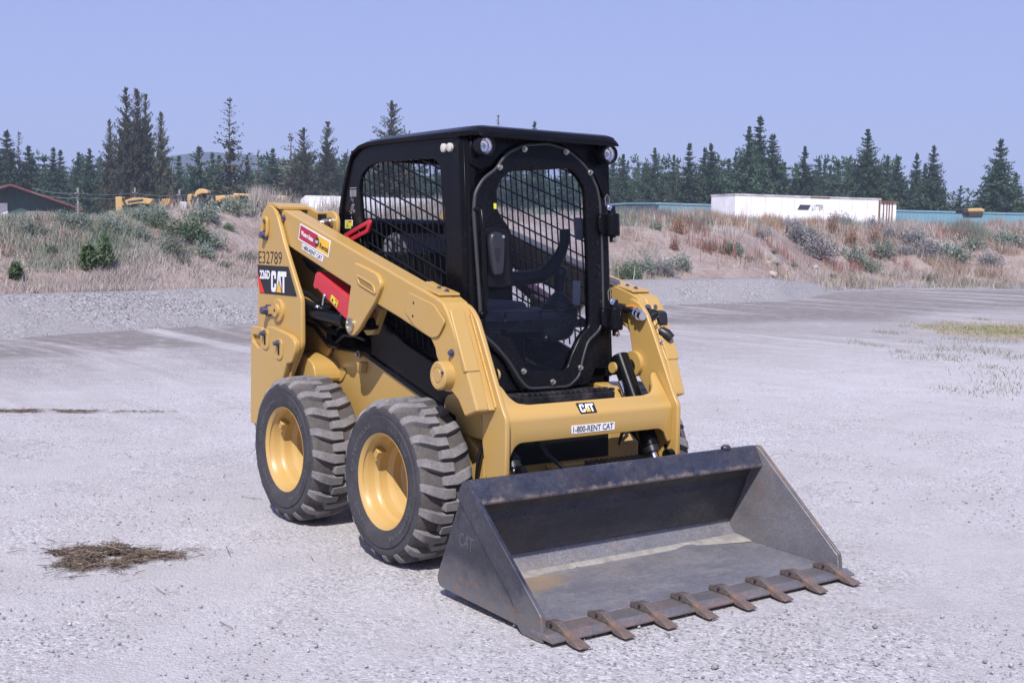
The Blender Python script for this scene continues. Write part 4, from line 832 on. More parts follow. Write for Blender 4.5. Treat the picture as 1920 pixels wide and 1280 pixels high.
def cat_logo(fm, parent):
    fplate('letter_c', [CATC], lambda a, c, w: fm(a, c, w*.02+.0003), .02, WHITE, parent, .0002)
    fplate('letter_a', [CATA, [(1.525, .83), (1.585, .56), (1.465, .56)]], lambda a, c, w: fm(a, c, w*.02+.0003), .02, WHITE, parent, .0002)
    fplate('letter_t', [CATT], lambda a, c, w: fm(a, c, w*.02+.0005), .02, WHITE, parent, .0002)
    fplate('triangle_outline', [[(.90, -.02), (1.52, .60), (2.16, -.02)]], lambda a, c, w: fm(a, c, w*.02+.0009), .02, VBLK, parent, .0002)
    fplate('yellow_triangle', [[(1.03, 0), (1.52, .50), (2.03, 0)]], lambda a, c, w: fm(a, c, w*.02+.0013), .02, VYEL, parent, .0002)
both(tower)
MB().cyl((-1.36, -.47, 1.50), (-1.36, .47, 1.50), .05, 20).build('tower_cross_tube', BLK, M, 0, 40)
MB().tube([(-1.20, .44, 1.50), (-1.20, -.44, 1.50)], .055, 18).build('muffler_tube', BLK, M, 0, 40)
# ---------------- lift arms
ARM = [(-1.345, 1.560), (-1.335, 1.594), (-1.25, 1.585), (-1.2, 1.572), (-.536, 1.395), (.223, 1.195), (.27, 1.178), (.306, 1.14), (.388, 1.02), (.43, .94), (.461, .898), (.535, .757), (.545, .735), (.45, .702), (.399, .766), (.352, .797), (.292, .797), (.250, .82), (.234, .842), (.239, .922), (.222, .945), (.212, .978), (.176, 1.018), (.096, 1.039), (-.082, 1.09), (-.288, 1.142), (-.50, 1.203), (-1.24, 1.406), (-1.33, 1.50)]
INN = [(.20, 1.10), (.215, 1.18), (.272, 1.163), (.300, 1.146), (.338, 1.11), (.383, 1.032), (.536, .745), (.567, .70), (.569, .455), (.428, .428), (.395, .58), (.392, .70), (.30, .80), (.25, .90)]
def arm(s):
    A = MB(); A.prism(ARM, s*.63, s*.535)
    a = A.build('loader_arm', YEL, M, .009, 0, 3)
    # the leg leans in towards its foot, folded along the elbow line
    bm = bmesh.new(); bm.from_mesh(a.data); ln_ = np.array([.047, 0, .177]); ln_ /= np.linalg.norm(ln_); nn_ = np.array([ln_[2], 0, -ln_[0]]); p_ = np.array([.223, 0, 1.195])
    bmesh.ops.bisect_plane(bm, geom=bm.verts[:]+bm.edges[:]+bm.faces[:], plane_co=tuple(p_), plane_no=tuple(nn_), dist=1e-5)
    for v_ in bm.verts:
        k_ = max(0.0, (np.array(v_.co)-p_)@nn_)/.40
        if k_ > 0:
            v_.co.x -= .046*k_
            if abs(v_.co.y) > .6: v_.co.y -= s*.030*k_
    bm.to_mesh(a.data); bm.free()
    yplate('inner_leg_plate', [fillet(INN, .018, 3)], s*.49, .024, YEL, M, .005)
    b = MB(); b.prism([(-.02, 1.258), (.20, 1.201), (.258, 1.178), (.284, 1.14), (.354, 1.01), (.460, .80), (.496, .735), (.41, .705), (.33, .80), (.28, .83), (.22, 1.0), (.10, 1.10), (-.02, 1.20)], s*.494, s*.5355); b.build('leg_web', YEL, M, .004)
    # weld bead where the leg meets the inner plate
    MB().tube([(.300, s*.5035, 1.128), (.360, s*.5035, 1.012), (.497, s*.5035, .745)], .006, 8).build('weld_bead', simple('weld_yellow', (.50, .29, .08), .32, 0, .5, .1, 20, .6, 90), M, 0, 60)
    # lift-pin bracket hanging from the beam, with its slot
    B = fillet([(-.47, 1.332), (-.40, 1.318), (-.253, 1.284), (-.212, 1.235), (-.277, 1.150), (-.437, 1.005), (-.491, .976), (-.552, 1.00), (-.509, 1.195), (-.497, 1.23)], [.01, .04, .05, .05, .02, .03, .06, .05, .004, .01], 4)
    SL = fillet([(-.425, 1.264), (-.29, 1.228), (-.275, 1.200), (-.41, 1.236)], .014, 5)
    g = yplate('lift_bracket', [B], s*.638, .026, YEL, M, .006)
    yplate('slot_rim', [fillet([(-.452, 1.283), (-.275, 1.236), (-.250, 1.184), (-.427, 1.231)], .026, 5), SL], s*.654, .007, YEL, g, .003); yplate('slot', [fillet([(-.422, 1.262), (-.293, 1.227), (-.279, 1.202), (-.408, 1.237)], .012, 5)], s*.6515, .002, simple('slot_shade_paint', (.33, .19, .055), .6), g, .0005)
    o = MB().lathe([(0, .034), (s*.01, .034), (s*.012, .026), (s*.004, .024), (s*.004, .0)], (-.497, s*.651, 1.033), 20); o.build('pin_cap', ZINC, g, 0, 30)
    # reinforcing plate at the elbow
    EL = fillet([(-.01, 1.213), (.21, 1.166), (.255, 1.13), (.30, 1.10), (.245, 1.03), (.19, 1.02), (.055, 1.062), (-.03, 1.12)], .02); yplate('elbow_plate', [EL], s*.632, .008, YEL, a, .003)
    for q in ((.045, 1.165), (.04, 1.107)): MB().cyl((q[0], s*.6355, q[1]), (q[0], s*.637, q[1]), .006, 8).build('drain_hole', DARK, a)
    # pivot boss on the leg
    o = MB().lathe([(-s*.03, .062), (s*.03, .062), (s*.036, .055), (s*.036, .038), (s*.034, .036), (s*.034, .030), (s*.037, .028), (s*.037, .0)], (.29, s*.63, .868), 30); o.build('pivot_boss', YEL, a, 0, 30); bolt((.335, s*.655, .885), (0, s, 0), .009, .02, BLUEBOLT, a)
    bolt((.330, s*.617, .967), (0, s, 0), .013, .018, BLUEBOLT, a); MB().cyl((.250, s*.60, .938), (.250, s*.6175, .938), .014, 12).build('lock_hole', DARK, a)
    # cover plate down the front of the leg
    dx, dz = .193, -.383; q = math.hypot(dx, dz); u = (dx/q, 0, dz/q); 
    fm = frame_map((.303, s*.578, 1.128), (dx/q, 0, dz/q), (0, -1, 0)); fplate('cover_plate', [fillet([(-.02, -.036), (.265, -.036), (.265, .036), (-.02, .036)], .008)], lambda a_, c_, w_: fm(a_, c_*1, w_+(-.0 if s < 0 else 0)), .022, YEL, a, .004)
    # bolted bridge plate over the elbow
    b = MB(); b.prism([(.085, 1.226), (.165, 1.212), (.215, 1.202), (.215, 1.214), (.168, 1.224), (.09, 1.238)], s*.502, s*.612); p = b.build('bridge_plate', YEL, a, .004)
    b = MB(); b.add([(.095, s*.615, 1.232), (.21, s*.615, 1.206), (.23, s*.535, 1.205), (.20, s*.478, 1.224), (.09, s*.478, 1.245), (.075, s*.545, 1.238)], [(0, 1, 2, 3, 4, 5)])
    bolt((.118, s*.55, 1.229), (.2, 0, 1), .010, .012, BLUEBOLT, p); bolt((.180, s*.55, 1.219), (.2, 0, 1), .010, .012, BLUEBOLT, p)
    bolt((-1.30, s*.63, 1.562), (0, s, 0), .011, .015, BLUEBOLT, a); bolt((-1.255, s*.63, 1.545), (0, s, 0), .012, .018, BLUEBOLT, a)
    if s < 0:
        ux = np.array([.331, 0, -.082]); fm = frame_map((-1.092, -.6304, 1.434), (.331, 0, -.0875), (0.07, 0, 1)); Wd, Hd = .342, .086
        k = lambda f, dw: (lambda a_, c_, w_: f(a_, c_, w_+dw)); d = fplate('rental_decal', [[(0, 0), (Wd, 0), (Wd, Hd), (0, Hd)]], k(fm, .0008), .0012, WHITE, a, .0003)
        fplate('red_field', [[(.008, .008), (Wd*.60, .008), (Wd*.60, Hd-.008), (.008, Hd-.008)]], k(fm, .0017), .0006, VRED, d, .0002); fplate('yellow_field', [[(Wd*.60, .008), (Wd-.008, .008), (Wd-.008, Hd-.008), (Wd*.60, Hd-.008)]], k(fm, .0017), .0006, VYEL, d, .0002)
        text_obj('rental_name', 'Western States', .135, .024, lambda a_, c_, w_: fm(a_+.026, c_+.031, w_+.0024), WHITE, d, .014); text_obj('rental_word', 'Rental', .092, .026, lambda a_, c_, w_: fm(a_+.238, c_+.022, w_+.0024), VBLK, d, .014)
        fplate('black_disc', [holes((Wd*.60, Hd*.5), .024, 24)], k(fm, .0024), .0006, VBLK, d, .0002); text_obj('disc_word', 'CAT', .034, .016, lambda a_, c_, w_: fm(a_+Wd*.60-.017, c_+Hd*.5-.008, w_+.003), WHITE, d, .02)
        f2 = frame_map((-1.055, -.6304, 1.386), (.331, 0, -.0885), (.07, 0, 1)); d = fplate('phone_decal', [[(0, 0), (.238, 0), (.238, .032), (0, .032)]], k(f2, .0008), .0012, WHITE, a, .0003)
        text_obj('phone_words', '1-800-RENT CAT', .218, .022, lambda a_, c_, w_: f2(a_+.01, c_+.005, w_+.0017), VBLK, d, .014)
both(arm)
# ---------------- cross member between the legs
P0 = np.array([.536, 0, .690]); sdir = np.array([-.114, 0, .150]); sdir /= np.linalg.norm(sdir); ddir = np.array([.02, 0, 1.]); ddir /= np.linalg.norm(ddir)
fmx = frame_map(tuple(P0), (0, 1, 0), tuple(sdir)); fmd = frame_map(tuple(P0), (0, 1, 0), tuple(ddir))
ang_u = math.atan2(sdir[2], sdir[0]); ang_d = math.atan2(ddir[2], ddir[0]); RBN = .034; LB = RBN*(ang_u-ang_d)
TB = RBN*math.tan((ang_u-ang_d)/2); PA = P0-ddir*TB
def bent(a, c, w):
    """a along y, c along the sheet (0 = start of the bend), w outwards"""
    if c <= 0: d = ddir; p = PA+ddir*c
    elif c >= LB: d = sdir; p = P0+sdir*(TB+c-LB)
    else:
        t_ = c/RBN; an = ang_d+t_; d = np.array([math.cos(an), 0, math.sin(an)]); n0 = np.array([ddir[2], 0, -ddir[0]]); cen = PA-n0*RBN; p = cen+np.array([d[2], 0, -d[0]])*RBN
    n_ = np.array([d[2], 0, -d[0]]); q = p+n_*w; return (q[0], a, q[2])
SH_ = [(.478, .04), (.470, .190), (.445, .188), (.428, .16), (.415, .115), (.385, .082), (.33, .071), (-.33, .071), (-.385, .082), (-.415, .115), (-.428, .16), (-.445, .188), (-.470, .190), (-.478, .04)]
sh_ = lambda c: c-TB+LB
DN = fillet([(-.478, -.15), (-.478, .06)]+[(a, sh_(c)) for a, c in SH_[::-1]][1:-1]+[(.478, .06), (.478, -.15), (.455, -.155), (.43, -.105), (.40, -.088), (-.40, -.088), (-.43, -.105), (-.455, -.155)], .014, 3)
CM = fplate('cross_member', [DN], lambda a, c, w: bent(a, c, w-.011), .022, YEL, M, .005, [LB*k/6 for k in range(7)]+[-.03, .06])
smooth(CM.data, 30)
b = MB(); b.box(.43, .515, -.44, .44, .596, .61); b.build('bottom_plate', YEL, CM, .003)
fe = lambda a, c, w: fmx(a, c, w+.0004); d = fplate('logo_badge', [fillet([(-.078, .0575), (.024, .0555), (.022, .003), (-.073, .003)], .005)], lambda a, c, w: fe(a, c, w+.0008), .0014, VBLK, CM, .0004)
cat_logo(lambda a, c, w: fe(-.066+a*.0276, .0095+c*.040, w+.0017), d)
fl = lambda a, c, w: fmd(a, c, w+.0004); d = fplate('phone_decal', [[(-.124, -.082), (.124, -.082), (.124, -.046), (-.124, -.046)]], lambda a, c, w: fl(a, c, w+.0008), .0014, WHITE, CM, .0004)
text_obj('phone_words', '1-800-RENT CAT', .230, .0275, lambda a, c, w: fl(a-.115, c-.0778, w+.0018), VBLK, d, .014)
# ---------------- quick coupler and dark space under the cross member
both(lambda s: MB().prism([(.44, .43), (.57, .455), (.585, .44), (.575, .20), (.54, .10), (.46, .25)], s*.40, s*.475).build('coupler_side', YEL, M, .006))
MB().box(.54, .58, -.40, .40, .36, .43).build('coupler_bar', BLK, M, .006); MB().box(.50, .54, -.40, .40, .12, .20).build('coupler_bar', BLK, M, .006)
b = MB(); b.box(.31, .345, .255, .34, .36, .62); b.build('centre_post', YEL, M, .006); b = MB(); b.box(.342, .40, -.11, .255, .425, .445); b.build('front_ledge', YEL, M, .005); b = MB(); b.box(.341, .348, -.30, .25, .45, .60); b.build('front_opening_shade', DARK, M)  # last box: solid dark sheet painted as the shade inside the chassis front
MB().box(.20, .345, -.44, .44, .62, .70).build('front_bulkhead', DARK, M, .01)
b = MB(); b.box(.46, .56, .0, .335, .425, .445)
for i in range(11): y = .01+i*.03; b.box(.465, .555, y, y+.014, .4455, .468)
b.build('serrated_step', BLK2, M, .003)
def tilt(s):
    yc = s*.402; a = np.array([.258, yc, .872]); e = np.array([.475, yc, .50]); d = (e-a)/np.linalg.norm(e-a)
    c = MB().tube([a-d*.04, a-d*.035, e, e+d*.005], [.034, .043, .043, .038], 22).build('tilt_cylinder', BLK, M, 0, 40)
    MB().cyl(e, e+d*.15, .017, 16).build('rod', CHROME, c, 0, 40); MB().cyl((a[0], yc-.055, a[2]-.02), (a[0], yc+.055, a[2]-.02), .036, 22).build('pin_eye', BLK, c, 0, 40); MB().cyl((a[0]+.008, yc-s*.056, a[2]-.02), (a[0]+.008, yc-s*.068, a[2]-.02), .026, 22).build('pin_face', YEL, c, 0, 40)
    MB().tube([e-d*.02, e+d*.03], .039, 22).build('gland', HOSE, c, 0, 40); 
    MB().cyl((a[0]+.01, s*.455, a[2]-.008), (a[0]+.01, s*.478, a[2]-.008), .062, 26).build('pivot_boss', YEL, M, 0, 40)
    MB().tube([(.305, yc-.05, .79), (.32, yc-.045, .755), (.325, yc-.04, .72)], [.013, .010, .008], 10).build('fitting', CHROME, c, 0, 40); MB().tube([(.325, yc-.04, .725), (.36, yc-.05, .62), (.34, yc-.08, .50), (.30, yc-.06, .40)], .009, 8).build('hose', HOSE, c, 0, 60)
both(tilt)
both(lambda s: MB().prism(fillet([(.02, .58), (.02, .74), (.16, .775), (.27, .755), (.325, .68), (.325, .58)], [.01, .05, .06, .05, .04, .01], 5), s*.315, s*.455).build('front_fender', YEL, M, .006))
MB().tube([(.35, -.20, .60), (.42, -.16, .50), (.46, -.10, .44), (.40, -.05, .40)], .011, 8).build('hose', HOSE, M, 0, 60)
both(lambda s: MB().cyl((.575, s*.44, .47), (.575, s*.41, .47), .03, 16).build('coupler_pin', BLK, M, 0, 40))
for y in (-.487, .487): MB().cyl((.5, y-.0135 if y < 0 else y-.0135, .497), (.5, y-.0128 if y < 0 else y-.0128, .497), .012, 12).build('plate_hole', DARK, M)
# ---------------- lift cylinders, arm stop, hoses in the side opening
def side(s):
    y = s*.592; a = np.array([-1.18, y, 1.066]); e = np.array([-.50, y, 1.035]); d = (e-a)/np.linalg.norm(e-a)
    c = MB().tube([a, a+d*.06, a+d*.06, a+d*.50, a+d*.50, a+d*.54], [.038, .038, .034, .034, .039, .039], 20).build('lift_cylinder', BLK, M, 0, 40); MB().cyl(a+d*.54, e, .021, 16).build('rod', CHROME, c, 0, 40); MB().cyl((e[0], y-.06, e[2]), (e[0], y+.08, e[2]), .03, 18).build('rod_eye', BLK, c, 0, 40)
    # red arm stop
    DXS = .10
    st = [(-1.006, 1.266), (-1.027, 1.255), (-1.053, 1.195), (-1.036, 1.180), (-1.008, 1.183), (-.755, 1.065), (-.60, 1.005), (-.52, 1.02), (-.56, 1.085), (-.655, 1.14)]
    st = [(x+DXS, z+.008) for x, z in st]; b = MB(); b.prism(st, s*.618, s*.612); b.prism([(x+DXS, z+.008) for x, z in [(-1.006, 1.266), (-.655, 1.14), (-.56, 1.085), (-.565, 1.078), (-.66, 1.133), (-1.01, 1.258)]], s*.6125, s*.53); R = b.build('arm_stop', RED, M, .0025)
    f = frame_map((-.866+DXS, s*.6185, 1.137), (.07, 0, -.033), (.012, 0, 1)); sg = 1 if s < 0 else -1
    if s < 0:
        k = fplate('warning_label', [[(0, 0), (.076, 0), (.076, .034), (0, .034)]], lambda a_, c_, w_: f(a_, c_, w_+.0008), .0012, VLIME, R, .0003); fplate('label_red', [[(.042, .024), (.073, .024), (.073, .032), (.042, .032)]], lambda a_, c_, w_: f(a_, c_, w_+.0017), .0006, VRED2, k, .0002); fplate('label_mark', [[(.01, .006), (.022, .026), (.034, .006)]], lambda a_, c_, w_: f(a_, c_, w_+.0017), .0006, VBLK, k, .0002); fplate('label_mark', [[(.05, .004), (.062, .019), (.07, .004)]], lambda a_, c_, w_: f(a_, c_, w_+.0017), .0006, VBLK, k, .0002)
    MB().tube([(-.84, s*.622, 1.11), (-.825, s*.624, 1.145), (-.805, s*.624, 1.155)], .006, 8).build('lock_pin', CHROME, R, 0, 60); MB().sphere((-.81, s*.626, 1.158), .011).build('pin_head', CHROME, R, 0, 60)
    for i, (z0, z1, yy) in enumerate(((1.145, 1.10, .55), (1.11, 1.085, .57), (1.09, 1.07, .53), (1.02, .97, .52), (.98, .90, .52))):
        MB().tube([(-1.25, s*yy, z0+.02), (-1.12, s*yy, z0), (-1.0, s*(yy-.01), z1), (-.90, s*(yy-.02), z1-.01)], .016-.001*i, 10).build('hydraulic_hose', HOSE, M, 0, 60)
    MB().tube([(-1.25, s*.50, 1.30), (-1.12, s*.52, 1.27), (-1.04, s*.50, 1.235)], .012, 10).build('hydraulic_hose', GREY, M, 0, 60); MB().tube([(-1.25, s*.52, 1.33), (-1.14, s*.53, 1.30), (-1.05, s*.50, 1.29)], .010, 10).build('hydraulic_hose', GREY, M, 0, 60)
    for q in ((0, .03), (.0, -.03)):
        MB().tube([(-1.0, s*.5, .955+q[1]), (-.945, s*.5, .93+q[1]), (-.90, s*.5, .955+q[1]), (-.86, s*.49, .985+q[1]), (-.78, s*.47, .985+q[1]), (-.70, s*.46, .97+q[1])], .008, 8).build('steel_line', GREY, M, 0, 60)
    MB().box(-1.004, -.974, min(s*.485, s*.515), max(s*.485, s*.515), .88, .97).build('line_clamp', BLK, M, .006)
    MB().sphere((-.985, s*.575, 1.088), .02).build('fitting', CHROME, M, 0, 60); MB().sphere((-1.15, s*.57, 1.112), .012).build('fitting', CHROME, M, 0, 60); bolt((-.766, s*.455, .862), (0, s, 0), .016, .02, ZINC, M)
    b = MB(); b.prism([(-.735, .83), (-.68, .83), (-.695, .775), (-.72, .77)], s*.45, s*.49); b.build('arm_rest', YEL, M, .006)
    # tube that hangs from the beam
    b = MB(); b.prism([(-.60, 1.16), (-.42, 1.11), (-.50, .985), (-.56, .975), (-.60, 1.0)], s*.49, s*.53); b.build('bracket_inner_plate', YEL, M, .005)
both(side)
# ---------------- cab
CABX = lambda z: .145+.08*(1.86-z)
fd = lambda a, c, w: (CABX(c)+w, a, c)                            # the sloped plane of the door: a = y, c = z
def cab_side(s):
    OUT = [(-1.035, 1.30), (-1.03, 1.50), (-.998, 1.645), (-.94, 1.785), (-.88, 1.86), (-.79, 1.902), (-.70, 1.912), (.07, 1.905), (.085, 1.70), (.105, 1.25), (.115, .84), (.10, .80), (-.62, .86), (-.90, 1.10)]
    WIN = fillet([(-.835, 1.704), (-.815, 1.758), (-.749, 1.80), (-.656, 1.817), (-.157, 1.817), (-.104, 1.797), (-.077, 1.755), (-.048, 1.60), (-.024, 1.389), (-.012, 1.06), (-.03, .91), (-.08, .888), (-.331, .955), (-.53, 1.035), (-.66, 1.12), (-.735, 1.30), (-.79, 1.47), (-.812, 1.571)], .02, 3)
    p = yplate('cab_side', [OUT, WIN], s*.411, .022, BLK, M, .005)
    # woven guard: upright wires and sloping wires
    b = MB(); x = -.80
    for i in range(18):
        x = -.86+i*.0475; z0, z1 = .93, 1.815; b.tube([(x+.10, s*.404, z0), (x-.008, s*.404, z1)], .0033, 5)
    for i in range(13):
        z = 1.235+i*.0765; b.tube([(-.84, s*.4105, z+.215), (.0, s*.4105, z-.03)], .0033, 5)
    me_o = b.build('window_guard', BLK2, M, 0, 60)
    # clip to the window opening
    def inside(px, pz):
        c = False; n = len(WIN)
        for i in range(n):
            x1, z1 = WIN[i]; x2, z2 = WIN[i-1]
            if (z1 > pz) != (z2 > pz) and px < (x2-x1)*(pz-z1)/(z2-z1)+x1: c = not c
        return c
    b = MB()
    for kind in (0, 1):
        for i in range(18 if kind == 0 else 16):
            if kind == 0: x = -.86+i*.0475; A, B_ = np.array([x+.10, .93]), np.array([x-.008, 1.83]); yy = .404
            else: z = 1.0+i*.0765; A, B_ = np.array([-.86, z+.225]), np.array([.01, z-.03]); yy = .4105
            t_ = np.linspace(0, 1, 160); ins = [inside(*(A+(B_-A)*q)) for q in t_]
            k0 = None
            for j, v in enumerate(ins+[False]):
                if v and k0 is None: k0 = j
                if not v and k0 is not None:
                    p0 = A+(B_-A)*t_[max(k0-2, 0)]; p1 = A+(B_-A)*t_[min(j+1, 159)]; b.tube([(p0[0], s*yy, p0[1]), (p1[0], s*yy, p1[1])], .0044, 6); k0 = None
    old = me_o.data; new = b.build('window_guard', BLK2, M, 0, 60); me_o.data = new.data; bpy.data.objects.remove(new); bpy.data.meshes.remove(old); me_o.data.name = 'window_guard'
    # front corner post
    b = MB(); vs = []
    for z in (.80, 1.90): vs += [(.02, s*.385, z), (.02, s*.422, z), (CABX(z)-.075, s*.424, z), (CABX(z)-.035, s*.405, z), (CABX(z)-.03, s*.36, z), (CABX(z)-.10, s*.36, z)]
    b.add(vs, [(0, 1, 2, 3, 4, 5), (11, 10, 9, 8, 7, 6)]+[(i, i+6, (i+1) % 6+6, (i+1) % 6) for i in range(6)]); b.build('corner_post', BLK, M, .012, 0, 3)
    for x in (-.045, .006): MB().tube([(x, s*.42, 1.858), (x, s*.434, 1.858), (x, s*.438, 1.858)], [.020, .020, .013], 16).build('cap_plug', simple('ivory_plug', (.5, .48, .45), .5), M, 0, 40)
    if s < 0:
        k = yplate('warning_label', [[(-.978, 1.494), (-.899, 1.494), (-.899, 1.537), (-.978, 1.537)]], s*.4228, .0014, WHITE, M, .0004); yplate('label_face', [[(-.973, 1.497), (-.904, 1.497), (-.904, 1.534), (-.973, 1.534)]], s*.4238, .0006, VLIME, k, .0002); yplate('label_red', [[(-.942, 1.526), (-.907, 1.526), (-.907, 1.533), (-.942, 1.533)]], s*.4244, .0006, VRED2, k, .0002); yplate('label_mark', [[(-.965, 1.502), (-.95, 1.524), (-.935, 1.502)]], s*.4244, .0006, simple('label_green', (.25, .35, .05), .5), k, .0002)
        r = random.Random(4); b = MB()
        for i in range(5): x = -.928+i*.014; b.box(x, x+.008, -.4226, -.4221, 1.655, 1.69)
        b.box(-.928, -.862, -.4226, -.4221, 1.697, 1.701)
        for i in range(26): x = -.905+r.gauss(0, .014); z = 1.60+r.gauss(0, .028); b.box(x, x+.006, -.4226, -.4221, z, z+r.uniform(.004, .012))
        b.build('worn_lettering', simple('worn_white_marks', (.30, .29, .31), .6), M)
        MB().tube([(-.90, -.425, 1.50), (-.85, -.432, 1.50), (-.815, -.43, 1.475), (-.80, -.428, 1.42)], .007, 8).build('wiring', BLK2, M, 0, 60)
both(cab_side)
# roof: a shell that narrows to its top and rolls down behind
prof = [(-.905, 1.84, 1.872), (-.87, 1.868, 1.904), (-.82, 1.890, 1.926), (-.74, 1.900, 1.940), (-.60, 1.903, 1.947), (-.2, 1.903, 1.951), (.05, 1.902, 1.953), (.10, 1.903, 1.953), (.155, 1.906, 1.952), (.19, 1.904, 1.942), (.208, 1.896, 1.918)]
for s_ in (-1, 1):
    b = MB(); q = [(-1.035, 1.50), (-1.022, 1.60), (-.992, 1.70), (-.948, 1.80), (-.90, 1.868), (-.905, 1.842), (-.93, 1.785), (-.97, 1.695), (-.997, 1.60), (-1.01, 1.50)]; b.prism(q, s_*.400, s_*.436); b.build('roof_side_rail', BLK, M, .008, 40)
vs = []; b = MB(); K = 10
for x, zb, zt in prof:
    tw = .385; bw = float(np.interp(x, [-.9, .04, .09, .14, .18, .21], [.440, .440, .432, .415, .402, .396])); tw = float(np.interp(x, [0, .12, .21], [.385, .378, .368])); h = zt-zb
    nx_ = -.5 if x < -.85 else 0
    vs += [(x, -bw, zb), (x, -bw-.002, zb+h*.42), (x, -bw+.012, zb+h*.62), (x, -tw-.008, zt-.004), (x, -tw+.02, zt), (x, tw-.02, zt), (x, tw+.008, zt-.004), (x, bw-.012, zb+h*.62), (x, bw+.002, zb+h*.42), (x, bw, zb)]
fs = []
for i in range(len(prof)-1):
    for j in range(K): fs.append((i*K+j, i*K+(j+1) % K, (i+1)*K+(j+1) % K, (i+1)*K+j))
fs += [tuple(range(K)), tuple(range(len(vs)-1, len(vs)-K-1, -1))]; b.add(vs, fs); RO = b.build('cab_roof', BLK, M, .003, 38)
# front header with arched lower edge, carries the lamps
HD_ = [(-.442, 1.895), (.442, 1.895), (.448, 1.862), (.425, 1.82), (.418, 1.66), (.36, 1.66), (.325, 1.74), (.275, 1.80), (.20, 1.86), (.12, 1.892), (.02, 1.905), (-.08, 1.902), (-.17, 1.873), (-.235, 1.828), (-.29, 1.772), (-.345, 1.752), (-.40, 1.785), (-.425, 1.84)]
HD_ = [(-.39, 1.93), (.39, 1.93), (.40, 1.862)]+[(max(-.405, min(.405, a)), c) for a, c in HD_[3:]]
b = fplate('cab_header', [HD_], lambda a, c, w: fd(a, c, w-.040), .05, BLK, M, .008)
def lamp(s):
    c = np.array([CABX(1.86)+.0, s*.357, 1.86]); L = MB(); L.lathe([(-.02, .03), (0, .044), (.045, .0475), (.052, .044), (.052, .037), (.042, .035)], tuple(c), 28, 'x'); h = L.build('headlight', BLK2, M, 0, 35)
    L = MB(); L.lathe([(.041, .0365), (.034, .034), (.031, .027), (.022, .024), (.020, .014), (.012, .010), (.012, 0)], tuple(c), 9, 'x'); L.build('reflector', simple('bright_reflector', (.88, .88, .9), .14, .85, .6, .0, 60), h, 0, 10)
    MB().sphere(tuple(c+np.array([.03, 0, 0])), .009).build('bulb', simple('bulb_glass', (.7, .7, .7), .15, 0, .6, 0), h, 0, 60)
    L = MB(); L.lathe([(.0475, .036), (.050, .022), (.051, 0)], tuple(c), 24, 'x'); L.build('lens', GLASS, h, 0, 60)
def glassmat(name, tint, refl):
    m = bpy.data.materials.new(name); m.use_nodes = True; t = m.node_tree; t.nodes.clear(); o = N(t, 'ShaderNodeOutputMaterial'); tr = N(t, 'ShaderNodeBsdfTransparent'); tr.inputs[0].default_value = (*tint, 1); gl = N(t, 'ShaderNodeBsdfGlossy'); gl.inputs['Roughness'].default_value = .03
    fr = N(t, 'ShaderNodeFresnel'); fr.inputs['IOR'].default_value = refl; mx = N(t, 'ShaderNodeMixShader'); t.links.new(fr.outputs[0], mx.inputs[0]); t.links.new(tr.outputs[0], mx.inputs[1]); t.links.new(gl.outputs[0], mx.inputs[2]); t.links.new(mx.outputs[0], o.inputs[0]); return m
GLASS = glassmat('lens_glass', (.95, .95, .97), 1.4); DOORG = glassmat('door_polycarbonate', (.90, .91, .94), 1.22)
both(lamp)
# door: black frame round a shaped pane
DOUT = fillet([(-.405, 1.57), (-.395, 1.653), (-.349, 1.716), (-.279, 1.761), (-.216, 1.835), (-.118, 1.878), (.025, 1.893), (.135, 1.870), (.208, 1.825), (.263, 1.778), (.308, 1.70), (.322, 1.634), (.327, 1.471), (.323, 1.10), (.300, 1.031), (.222, .977), (.185, .890), (.165, .817), (.10, .772), (-.137, .775), (-.185, .822), (-.235, .897), (-.306, .972), (-.385, 1.035), (-.392, 1.281)], .025, 3)
GL = [(-.283, 1.657), (-.255, 1.713), (-.202, 1.756), (.02, 1.774), (.141, 1.785), (.195, 1.746), (.236, 1.689), (.240, 1.397), (.240, 1.12), (.236, 1.05), (.172, .997), (.121, .918), (.095, .862), (.067, .845), (-.126, .855), (-.150, .886), (-.218, 1.003), (-.34, 1.04), (-.361, 1.06), (-.361, 1.193), (-.335, 1.218), (-.223, 1.229), (-.212, 1.262), (-.212, 1.48), (-.222, 1.515), (-.262, 1.555), (-.283, 1.60)]
GL = fillet(GL, .02, 3)
DR = fplate('door', [DOUT, GL], lambda a, c, w: fd(a, c, w-.012), .034, BLK, M, .007)
fplate('door_glass', [[(a*1.01, (c-1.3)*1.008+1.3) for a, c in GL]], lambda a, c, w: fd(a, c, w-.014), .005, DOORG, DR, .0)
seal = [p for p in DOUT]; MB().tube([fd(a, c, .0) for a, c in seal+[seal[0]]], .0085, 8).build('door_seal', simple('grey_seal', (.028, .028, .034), .5), DR, 0, 60)
hp = fillet([(-.374, 1.24), (-.225, 1.24), (-.222, 1.50), (-.30, 1.515), (-.374, 1.505)], .03); fplate('latch_panel', [hp], lambda a, c, w: fd(a, c, w+.010), .012, BLK2, DR, .004); MB().tube([fd(a, c, .012) for a, c in hp+[hp[0]]], .007, 8).build('latch_panel_rim', BLK, DR, 0, 60)
h = fillet([(-.338, 1.285), (-.290, 1.292), (-.278, 1.36), (-.272, 1.45), (-.282, 1.478), (-.318, 1.486), (-.350, 1.475), (-.358, 1.44), (-.350, 1.36)], .015, 4); H_ = fplate('door_handle', [h], lambda a, c, w: fd(a, c, w+.035), .040, GREY, DR, .014); fplate('handle_grip', [fillet([(-.333, 1.36), (-.315, 1.345), (-.303, 1.41), (-.335, 1.412)], .006)], lambda a, c, w: fd(a, c, w+.0555), .003, VBLK, DR, .001); bolt(fd(-.287, 1.462, .054), (1, 0, 0), .006, .004, CHROME, DR)
